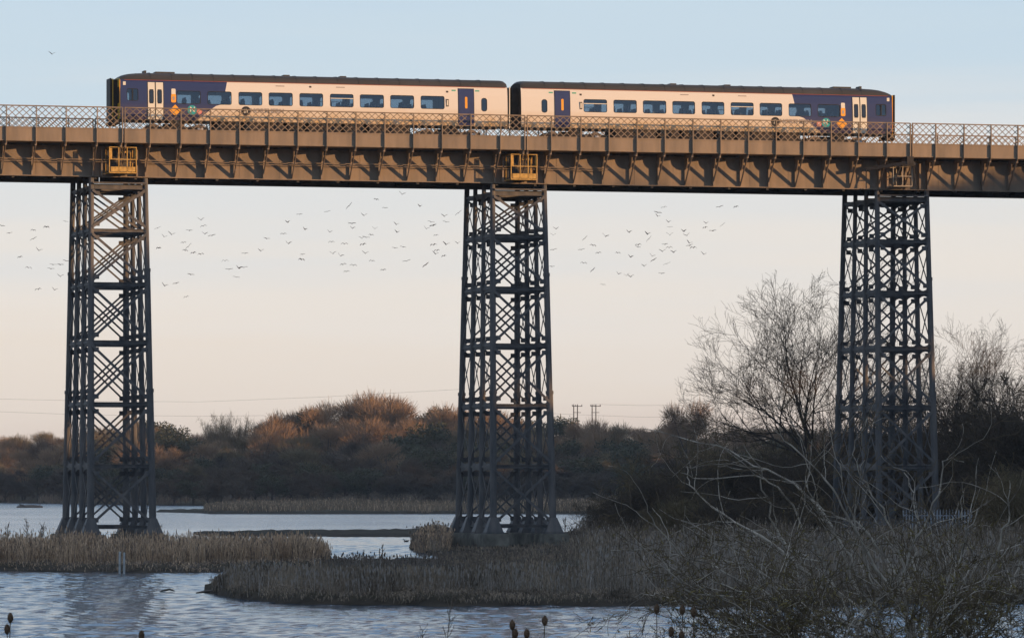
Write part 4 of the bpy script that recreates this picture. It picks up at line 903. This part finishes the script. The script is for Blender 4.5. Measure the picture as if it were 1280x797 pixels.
# solitary tall weed stalks
def stalk(px, py_top, Y, label, seed, mt='weed', group=None, zb=None):
    rnd_ = np.random.default_rng(seed); X = (px-640)/F*Y; zt = CZ + (HOR-py_top)/F*Y; zb = ground_h(X, Y) if zb is None else zb
    t = Tubes(); grow(t, (0, 0, 0), (.03, 0, 1), zt - zb, .009*Y/60, 0, 2, rnd_, nseg=(10, 4, 3), kids=(12, 3), up=.12, wob=.04, spread=(25, 50), shrink=(.16, .3), rmin=.003*Y/60, start=.45)
    o = thing('weed_stalk', label, 'dead plant', (X, Y, zb), 0, group); link('stem', t.mesh('stem', [M[mt], M[mt]]), o); return o
stalk(556, 748, 70, 'leafless branching weed stalk rising from the bottom edge, centre', 3)
stalk(526, 786, 68, 'small weed tip at the bottom edge left of the tall stalk', 4)
for i, (px_, py_) in enumerate(((478, 681), (474, 686), (455, 688), (484, 700), (428, 700))): stalk(px_, py_, 232, ['rightmost but one dark weed stalk on the mud bar', 'branched dark weed stalk in the middle of the mud bar', 'short dark weed stalk on the mud bar', 'rightmost dark weed stalk on the mud bar', 'leftmost dark weed stalk on the mud bar'][i], 20+i, group='weed stalks on the mud bar')
for i, (px_, py_) in enumerate(((8, 657), (35, 652), (49, 657), (52, 656), (706, 648), (735, 652))): stalk(px_, py_, 290 if px_ > 100 else 240, ['leftmost', 'second', 'third', 'fourth', 'left', 'right'][i] + ' thin reed stalk standing above the ' + ('left reed bed' if px_ < 100 else 'grass right of the middle pier'), 30+i, group='thin stalks above the ' + ('left reeds' if px_ < 100 else 'grass'))

# teasels close to the camera
def teasel(px, py, Y, label, lean=0., group='teasels along the bottom edge'):
    X = (px-640)/F*Y; z = CZ + (HOR-py)/F*Y; zb = ground_h(X, Y); o = thing('teasel', label, 'teasel', (X, Y, zb), 0, group)
    h = z - zb; b = MB(); b.tube([(-lean*h, 0, 0), (-lean*h*.4, .01, h*.5), (0, 0, h - .03)], [.005, .004, .003], 6); link('stem', b.mesh('stem', M['fgtwig']), o)
    b = MB(); zz = np.linspace(0, 1, 8); b.tube([(0, 0, h - .035 + .075*q) for q in zz], [.004 + .0185*math.sin(math.pi*min(1, q*1.02))**.6 for q in zz], 10); link('seed_head', b.mesh('seed_head', M['teasel']), o)
    rnd_ = np.random.default_rng(int(px)); t = Tubes(); k = 160; u = rnd_.normal(size=(k, 3)); u /= np.linalg.norm(u, axis=1)[:, None]; P = u*[.018, .018, .036] + [0, 0, h+.002]; t.slivers(P, P + u*.009, np.full(k, .0012), 0)
    for a in (0, 2.1, 4.2): t.path(np.array([[0, 0, h-.04], [math.cos(a)*.025, math.sin(a)*.025, h-.03], [math.cos(a)*.035, math.sin(a)*.035, h]]), [.002, .0015, .0008])
    link('bristles', t.mesh('bristles', M['teasel']), o)
for px_, py_, l_, lab in ((13, 772, .05, 'teasel at the far left of the bottom edge, upper head'), (9, 786, .0, 'teasel at the far left of the bottom edge, lower head'), (177, 794, 0, 'teasel tip at the bottom edge below the left pier'), (640.5, 781, .01, 'leftmost of the four teasels below the middle pier'), (644, 792, .02, 'teasel just under the leftmost of the four'), (658.5, 792, 0, 'third of the four teasels below the middle pier'), (681, 775.5, .06, 'rightmost and tallest of the four teasels below the middle pier'),
                      (821, 761, 0, 'teasel at the left tip of the thorn bush'), (853, 762, .02, 'small teasel beside two dark ones left of the thorn bush'), (867, 765, 0, 'darkest teasel left of the thorn bush'), (839, 789, .02, 'low teasel at the bottom left of the thorn bush'), (852, 794, 0, 'lowest teasel at the bottom edge left of the thorn bush')):
    teasel(px_, py_, 38, lab, l_)

# foreground thorn bush
def thorn(seed, stems_, maxl=4, ln=1.0):
    rnd_ = np.random.default_rng(seed); t = Tubes(); st = Tubes()
    for (az, el, l_, r_) in stems_:
        d = np.array([math.cos(az)*math.cos(el), math.sin(az)*math.cos(el), math.sin(el)]); p = np.array([d[0]*.25, d[1]*.25, 0.])
        st.path(np.array([[p[0]*.2, p[1]*.2, -.15], p]), [r_*1.2, r_])
        grow(t, p, d, l_, r_, 0, maxl, rnd_, nseg=(12, 9, 6, 4, 3), kids=(9, 6, 4, 2), up=.03, wob=.13, mis=(0, 0, 1, 1, 2), spread=(20, 58), shrink=(.30, .62), rmin=.0028, start=.12, droop=.10)
    k = 1500; V = np.concatenate([v for v in t.V[::3]]); q = V[rnd_.integers(0, len(V), k)]; q = q[q[:, 2] < 1.9]; u = rnd_.normal(size=q.shape)*.022; t.slivers(q, q + u, np.full(len(q), .007), 2)
    return st.mesh('stems', M['fgbark']), t.mesh('branches', [M['fgbark'], M['fgtwig'], M['lichen']])
def fbush(me, px, Y, label, rz=0, s_=1):
    X = (px-640)/F*Y; g = ground_h(X, Y); o = thing('thorn_bush', label, 'bush', (X, Y, g), rz, 'leafless thorn bushes in the foreground'); o.scale = (s_,)*3
    link('stems', me[0], o); link('branches', me[1], o)
rs = random.Random(9)
mkst = lambda n, e0, e1, l0, l1, r, a0=0, a1=6.28: [(rs.uniform(a0, a1), rs.uniform(e0, e1), rs.uniform(l0, l1), r * rs.uniform(.6, 1.1)) for _ in range(n)]
def arcs(seed, curves, Y0, px0, sub=7, maxl=3, spots=1100, sc=1.0):
    """long arching branches drawn as real curves in the round, each with its own spread of side twigs"""
    rnd_ = np.random.default_rng(seed); t = Tubes(); st = Tubes(); X0 = (px0-640)/F*Y0; g = ground_h(X0, Y0)
    for ci, cv in enumerate(curves):
        dz = rnd_.uniform(-1.1, 1.1); r0 = rnd_.uniform(.016, .025); P = [np.array([rnd_.uniform(-.3, .3), rnd_.uniform(-.3, .3), -.1])]
        for i, (px, py) in enumerate(cv):
            Y = Y0 + dz * (i + 1) / len(cv); P.append(np.array([(px-640)/F*Y - X0, Y - Y0, CZ + (HOR-py)/F*Y - g]))
        P = np.array(P); u = np.linspace(0, 1, len(P)); v = np.linspace(0, 1, 26); Q = np.stack([np.interp(v, u, P[:, k]) for k in range(3)], 1)
        for _ in range(3): Q[1:-1] = (Q[:-2] + 2*Q[1:-1] + Q[2:])/4
        Q[2:-1] += rnd_.normal(size=(len(Q)-3, 3))*.014; rad = r0*(1 - v*.80)*(1 + .12*np.sin(v*40))
        st.path(Q[:4], rad[:4]); t.path(Q[3:], rad[3:], 0)
        for j in range(sub):
            k = int(3 + 21 * (j + rnd_.random()) / sub); bd = Q[min(k+1, 25)] - Q[k-1]; bd /= np.linalg.norm(bd); nd = rot_away(bd, R(rnd_.uniform(25, 60)), rnd_)
            grow(t, Q[k], nd, rnd_.uniform(.5, 1.35)*(1.15 - .5*v[k]), rad[k]*.55, 1, maxl, rnd_, nseg=(8, 9, 6, 4), kids=(5, 5, 3, 2), up=.02, wob=.17, mis=(0, 0, 1, 1), spread=(25, 65), shrink=(.28, .6), rmin=.0026, start=.15)
    V = np.concatenate(t.V[::3]); q = V[rnd_.integers(0, len(V), spots)]; q = q[q[:, 2] < 1.6]; t.slivers(q, q + rnd_.normal(size=q.shape)*.02, np.full(len(q), .006), 2)
    return (st.mesh('stems', M['fgbark']), t.mesh('branches', [M['fgbark'], M['fgtwig'], M['lichen']])), X0, g
def abush(seed, curves, Y0, px0, label, **kw):
    me, X0, g = arcs(seed, curves, Y0, px0, **kw); o = thing('thorn_bush', label, 'bush', (X0, Y0, g), 0, 'leafless thorn bushes in the foreground'); link('stems', me[0], o); link('branches', me[1], o)
abush(61, [[(1140, 800), (1126, 740), (1135, 690), (1165, 640), (1180, 592), (1176, 574), (1205, 577)], [(1155, 800), (1100, 720), (1060, 650), (1040, 600), (990, 560), (962, 528)],
           [(1150, 790), (1128, 700), (1108, 640), (1075, 600), (1062, 560), (1084, 522)], [(1100, 800), (1085, 700), (1050, 600), (1034, 522)], [(1160, 800), (1182, 720), (1196, 660), (1206, 610)], [(1140, 800), (1118, 700), (1066, 650), (1030, 640), (990, 600)],
           [(1175, 800), (1140, 700), (1150, 640), (1130, 590)], [(1120, 800), (1075, 740), (1062, 690), (1020, 640), (1008, 590), (1015, 550)]], 50, 1125, 'tallest thorn bush with long pale arching branches across the lower right')
abush(62, [[(1100, 800), (1060, 710), (1036, 640), (985, 600), (930, 572), (870, 548), (805, 536)], [(1090, 800), (1000, 700), (915, 650), (862, 612), (858, 580)], [(1110, 800), (1040, 730), (1000, 690), (955, 660), (918, 664)],
           [(1080, 800), (1020, 690), (985, 620), (950, 590), (880, 600), (850, 590)], [(1080, 800), (1010, 740), (960, 640), (955, 590), (930, 556)]], 51.5, 1085, 'thorn bush whose pale branches arch far out to the left', sub=8)
abush(63, [[(1110, 800), (1010, 760), (940, 735), (880, 700), (830, 690)], [(1000, 802), (950, 745), (880, 722), (815, 655), (800, 612)], [(1000, 802), (930, 770), (870, 760), (820, 740), (790, 745)], [(1040, 802), (980, 720), (940, 700), (900, 640)],
           [(960, 802), (900, 770), (850, 730), (820, 690)], [(1060, 802), (1000, 780), (930, 690), (850, 650)], [(1020, 802), (960, 790), (900, 785), (830, 770)]], 49, 1030, 'low sprawling thorn bush reaching left over the water', sub=10)
abush(64, [[(1180, 800), (1205, 720), (1240, 690), (1290, 680)], [(1190, 800), (1230, 740), (1260, 650), (1262, 600)], [(1210, 800), (1260, 760), (1300, 720)], [(1170, 800), (1190, 730), (1215, 650), (1235, 620)], [(1230, 800), (1250, 770), (1275, 700)], [(1190, 800), (1215, 770), (1250, 765), (1290, 740)]], 48, 1200, 'thorn bush with orange lichened branches in the bottom right corner', sub=9)
tB = thorn(52, mkst(8, .3, 1.25, .9, 1.7, .014), 3)
fbush(tB, 1010, 47, 'low tangled thorn thicket below the left-arching branches', .6, 1.0)
fbush(tB, 1105, 46, 'low tangled thorn thicket at the foot of the tallest bush', 2.4, 1.1)
fbush(tB, 930, 49, 'leftmost low thorn thicket at the bottom edge', 1.4, .85)
fbush(tB, 1215, 47, 'lichened thorn thicket in the right corner', 4.1, .9)

# ------------------------------------------------------------------ small things
# palisade fence by the right pier
fa, fb_ = Wp(1128, 662, 275), Wp(1216, 662, 275); f0 = thing('palisade_fence', 'grey-blue steel palisade fence right of the right pier', 'fence', (fa.x, fa.y, .1))
wv_ = fb_.x - fa.x
b = MB(); b.box((0, .03, .45), (wv_, .07, .51)); b.box((0, .03, 1.8), (wv_, .07, 1.86)); link('cross_rail', b.mesh('cross_rail', M['galv']), f0)
b = MB(); b.add([(-.035, 0, 0), (.035, 0, 0), (.035, 0, 2.05), (0, 0, 2.2), (-.035, 0, 2.05), (-.035, .02, 0), (.035, .02, 0), (.035, .02, 2.05), (0, .02, 2.2), (-.035, .02, 2.05)], [(0,1,2,3,4), (9,8,7,6,5), (0,4,9,5), (1,6,7,2), (2,7,8,3), (3,8,9,4)]); pm = b.mesh('pale', M['galv'])
x_ = .05
while x_ < wv_: link('pale', pm, f0, (x_, 0, 0)); x_ += .17
# pair of pale posts in front of the left reeds
for px_, pyt, lab in ((149.5, 689, 'left one of two pale posts in front of the left pier reeds'), (155, 690, 'right one of two pale posts in front of the left pier reeds')):
    Y = 203; X = (px_-640)/F*Y; b = MB(); b.tube([(0, 0, -.4), (.01, 0, CZ + (HOR-pyt)/F*Y)], [.05, .045], 8); o = link('marker_post', b.mesh('marker_post', M['post']), None, (X, Y, 0)); tag(o, lab, 'post', 'pair of pale posts')
# driftwood
def drift(px, d, w, label, seed, h=.25, name='driftwood'):
    rnd_ = np.random.default_rng(seed); t = Tubes(); 
    for i in range(5 if w > 2 else 0): grow(t, (rnd_.uniform(-.3, .3)*w, 0, 0), (rnd_.choice([-1, 1]), .1, rnd_.uniform(.05, .5)), w*rnd_.uniform(.3, .6), h*.35, 0, 1, rnd_, nseg=(6, 4), kids=(4,), up=0, wob=.15, mis=(0, 0), rmin=.02)
    t.path(np.array([[-.5*w, 0, 0], [-.2*w, 0, .04], [.15*w, 0, .08], [.5*w, 0, .02]]), [h*.3, h*.6, h*.6, h*.35])
    o = link(name, t.mesh(name, [M['wood'], M['wood']]), None, ((px-640)/F*d, d, .02)); tag(o, label, 'driftwood')
drift(37, 800, 4.2, 'bleached fallen tree lying in the far water left of the left pier', 2, .7, 'fallen_tree')
drift(209, 168, .5, 'short dark log floating before the left pier', 3, .07, 'floating_log')
drift(262, 166, .9, 'pale snag lying on the tip of the near island', 5, .08, 'driftwood_snag')
# electricity poles and lines
for px_, lab in ((719.5, 'left one of two double wooden electricity poles above the wood'), (742.5, 'right one of two double wooden electricity poles above the wood')):
    Y = 1120; X = (px_-640)/F*Y; zt = CZ + (HOR-505)/F*Y; g = ground_h(X, Y); o = thing('electricity_pole', lab, 'utility pole', (X, Y, g), 0, 'double electricity poles on the skyline')
    for dx in (-.42, .42): b = MB(); b.tube([(dx, 0, 0), (dx, 0, zt - g)], [.15, .11], 8); link('pole', b.mesh('pole', M['dark']), o)
    b = MB(); b.box((-.8, -.08, zt-g-.5), (1.5, .08, zt-g-.35)); b.box((-.6, -.06, zt-g-1.9), (1.2, .06, zt-g-1.78)); link('crossarm', b.mesh('crossarm', M['dark']), o)
    for dx in (-.75, .0, 1.4): b = MB(); b.tube([(dx, 0, zt-g-.35), (dx, 0, zt-g-.05)], .08, 6); link('insulator', b.mesh('insulator', M['dark']), o)
for k, (pp, lab) in enumerate(((((-60, 497), (120, 501), (250, 502), (400, 496), (580, 486)), 'upper overhead power line crossing the sky left of the middle pier'), (((-60, 512), (100, 518), (250, 520), (330, 519)), 'lower overhead power line crossing behind the left pier'), (((742, 505), (800, 506.5), (860, 506), (905, 503)), 'power line running right from the double poles'), (((650, 514), (700, 517), (800, 521), (925, 522)), 'lowest power line right of the middle pier'))):
    b = MB(); q = [Wp(x, y, 1118) for x, y in pp]; o_ = q[0].copy(); b.tube([p - o_ for p in q], .02, 5); tag(link('power_line', b.mesh('power_line', M['cable']), None, o_), lab, 'power line', 'overhead power lines')

# birds
def bird_mesh(kind, seed):
    b = MB(); b.tube([(-.0, -.17, 0), (0, -.12, .01), (0, 0, 0), (0, .12, .01), (0, .2, .03)], [.012, .035, .05, .03, .012], 6)
    rr2 = random.Random(seed)
    for s_ in (-1, 1):
        if kind == 'V': pr = [(.04, .02), (.22, .16 + rr2.uniform(-.03, .05)), (.46, .30 + rr2.uniform(-.1, .1))]
        elif kind == 'A': pr = [(.04, .03), (.24, .13), (.46, -.07 + rr2.uniform(-.06, .04))]
        elif kind == 'F': pr = [(.04, .02), (.25, .06), (.5, .03 + rr2.uniform(-.03, .04))]
        else: pr = [(.04, .02), (.25, .05 + s_*.16), (.48, .02 + s_*.34)]
        P = [(s_*x, 0, z) for x, z in pr]; ch = [.15, .13, .04]
        for (a, ca), (c, cc) in zip(zip(P, ch), zip(P[1:], ch[1:])):
            b.plate([(a[0], -ca, a[2]), (a[0], ca*.6, a[2]), (c[0], cc*.6 - .02, c[2]), (c[0], -cc - .02, c[2])], (0, 0, .035))
    return b.mesh('bird', M['bird'])
BM = {k: [bird_mesh(k, i) for i in range(3)] for k in 'VAFD'}
BD = [((0, 230, 4.267), "8,223F 50,262F 178,247A 248,230A 178,292D 208,355V 107,390A 152,447A 283,430F 322,430F 272,452F 323,493V 204,562A 292,565V 350,200F 352,410F 840,235D 875,282V 915,270V 847,342A 1010,248F 1072,192V 1085,225A 1093,267V 1130,275F 978,313A 1003,335D 988,355A 1032,368A 1070,375A 1200,410A 1222,455F 1260,497F 1017,483F 878,543V 938,530F 993,602A 1275,450V"),
 ((300, 230, 4), "810,52V 682,78A 545,110D 725,120F 900,112V 437,138F 297,152F 620,158V 1022,162V 1092,145D 240,192V 560,198F 562,222V 955,190F 1030,190F 965,208F 325,228V 448,240V 675,224V 782,203V 785,242V 932,224V 217,250A 655,255A 133,273F 610,272V 630,267F 980,257A 243,298V 457,290A 522,300A 615,303A 968,305A 1030,303V 1088,297V 105,335V 25,347F 312,352F 308,378A 465,348V 503,360V 627,347V 775,320F 815,315F 985,333A 977,350V 1020,360A 660,385A 833,385F 515,403A 567,407A 928,405D 20,417F 533,438A 716,430A"),
 ((660, 230, 4.267), "150,240V 135,273V 137,350F 128,440F 725,125A 692,153F 692,172V 750,203V 757,230F 757,272V 1023,122F 1110,122A 950,210V 945,233A 1037,218D 985,250F 303,290D 413,280V 540,258V 638,268V 645,293D 830,253V 848,275V 285,350F 347,328A 375,368A 588,325A 588,336F 478,368A 547,390V 730,322F 753,340A 718,360V 777,365V 860,315V 862,328F 882,340A 937,375V 662,385V 670,405D 297,422A 345,458D 620,438V 740,425D 712,477F 483,480V 527,488V 548,495V 400,537A"),
 ((0, 0, 1), "65,68V")]
POSE = dict(V='wings raised in a V', A='wings bent down', F='wings held flat', D='body banked to one side')
rb_ = random.Random(3); SH = {'left of the left pier': 'left of all piers', 'between the left pier and the middle pier': 'in the middle flock', 'between the middle pier and the right pier': 'in the right flock'}
for (ox, oy, sc_b), s_ in BD:
    for tok in s_.split():
        k = tok[-1]; x, y = map(float, tok[:-1].split(',')); px, py = ox + x/sc_b, oy + y/sc_b; d = rb_.uniform(440, 600); p = Wp(px, py, d)
        o = link('bird', BM[k][rb_.randrange(3)], None, p, (rb_.uniform(-.2, .2), rb_.uniform(-.25, .25), rb_.uniform(-.6, .6))); s2 = rb_.uniform(6.8, 9.6)/F*d/.95; o.scale = (s2,)*3
        wh = 'left of the left pier' if px < 85 else 'between the left pier and the middle pier' if px < 600 else 'between the middle pier and the right pier'
        if py < 100: tag(o, 'lone bird high in the sky above the railing at far left', 'bird')
        else: tag(o, 'flying bird', 'bird', f'flock birds with {POSE[k]} {wh}'); BIRDS.append((o, px, (POSE[k], SH[wh])))
number_from_left(BIRDS, lambda o_, k: f'{o_} bird from left with {k[0]} {k[1]}')
b = MB(); b.tube([(-.17, 0, .06), (-.1, 0, .05), (0, 0, .06), (.1, 0, .07), (.17, 0, .12)], [.01, .05, .07, .05, .015], 8); b.tube([(-.12, 0, .08), (-.15, 0, .17), (-.18, 0, .2), (-.22, 0, .19)], [.03, .02, .028, .008], 7)
tag(link('water_bird', b.mesh('water_bird', M['bird']), None, Wp(508, 677, 316).to_2d().to_3d()), 'small dark bird swimming on bright water left of the middle pier', 'bird')

# ------------------------------------------------------------------ evening haze
b = MB(); b.box((-34000, -4200, -2.6), (34000, 5200, 50)); hz = bpy.data.materials.new('thin evening haze'); hz.use_nodes = True
hn = hz.node_tree.nodes; hn.remove(hn['Principled BSDF']); pvn = hn.new('ShaderNodeVolumePrincipled'); pvn.inputs['Color'].default_value = (.86, .90, .97, 1); pvn.inputs['Density'].default_value = .00009; pvn.inputs['Anisotropy'].default_value = 0.0
hz.node_tree.links.new(pvn.outputs[0], hn['Material Output'].inputs['Volume']); tag(link('haze', b.mesh('haze', hz)), 'thin blue evening haze softening the far woodland', 'haze', kind='stuff')
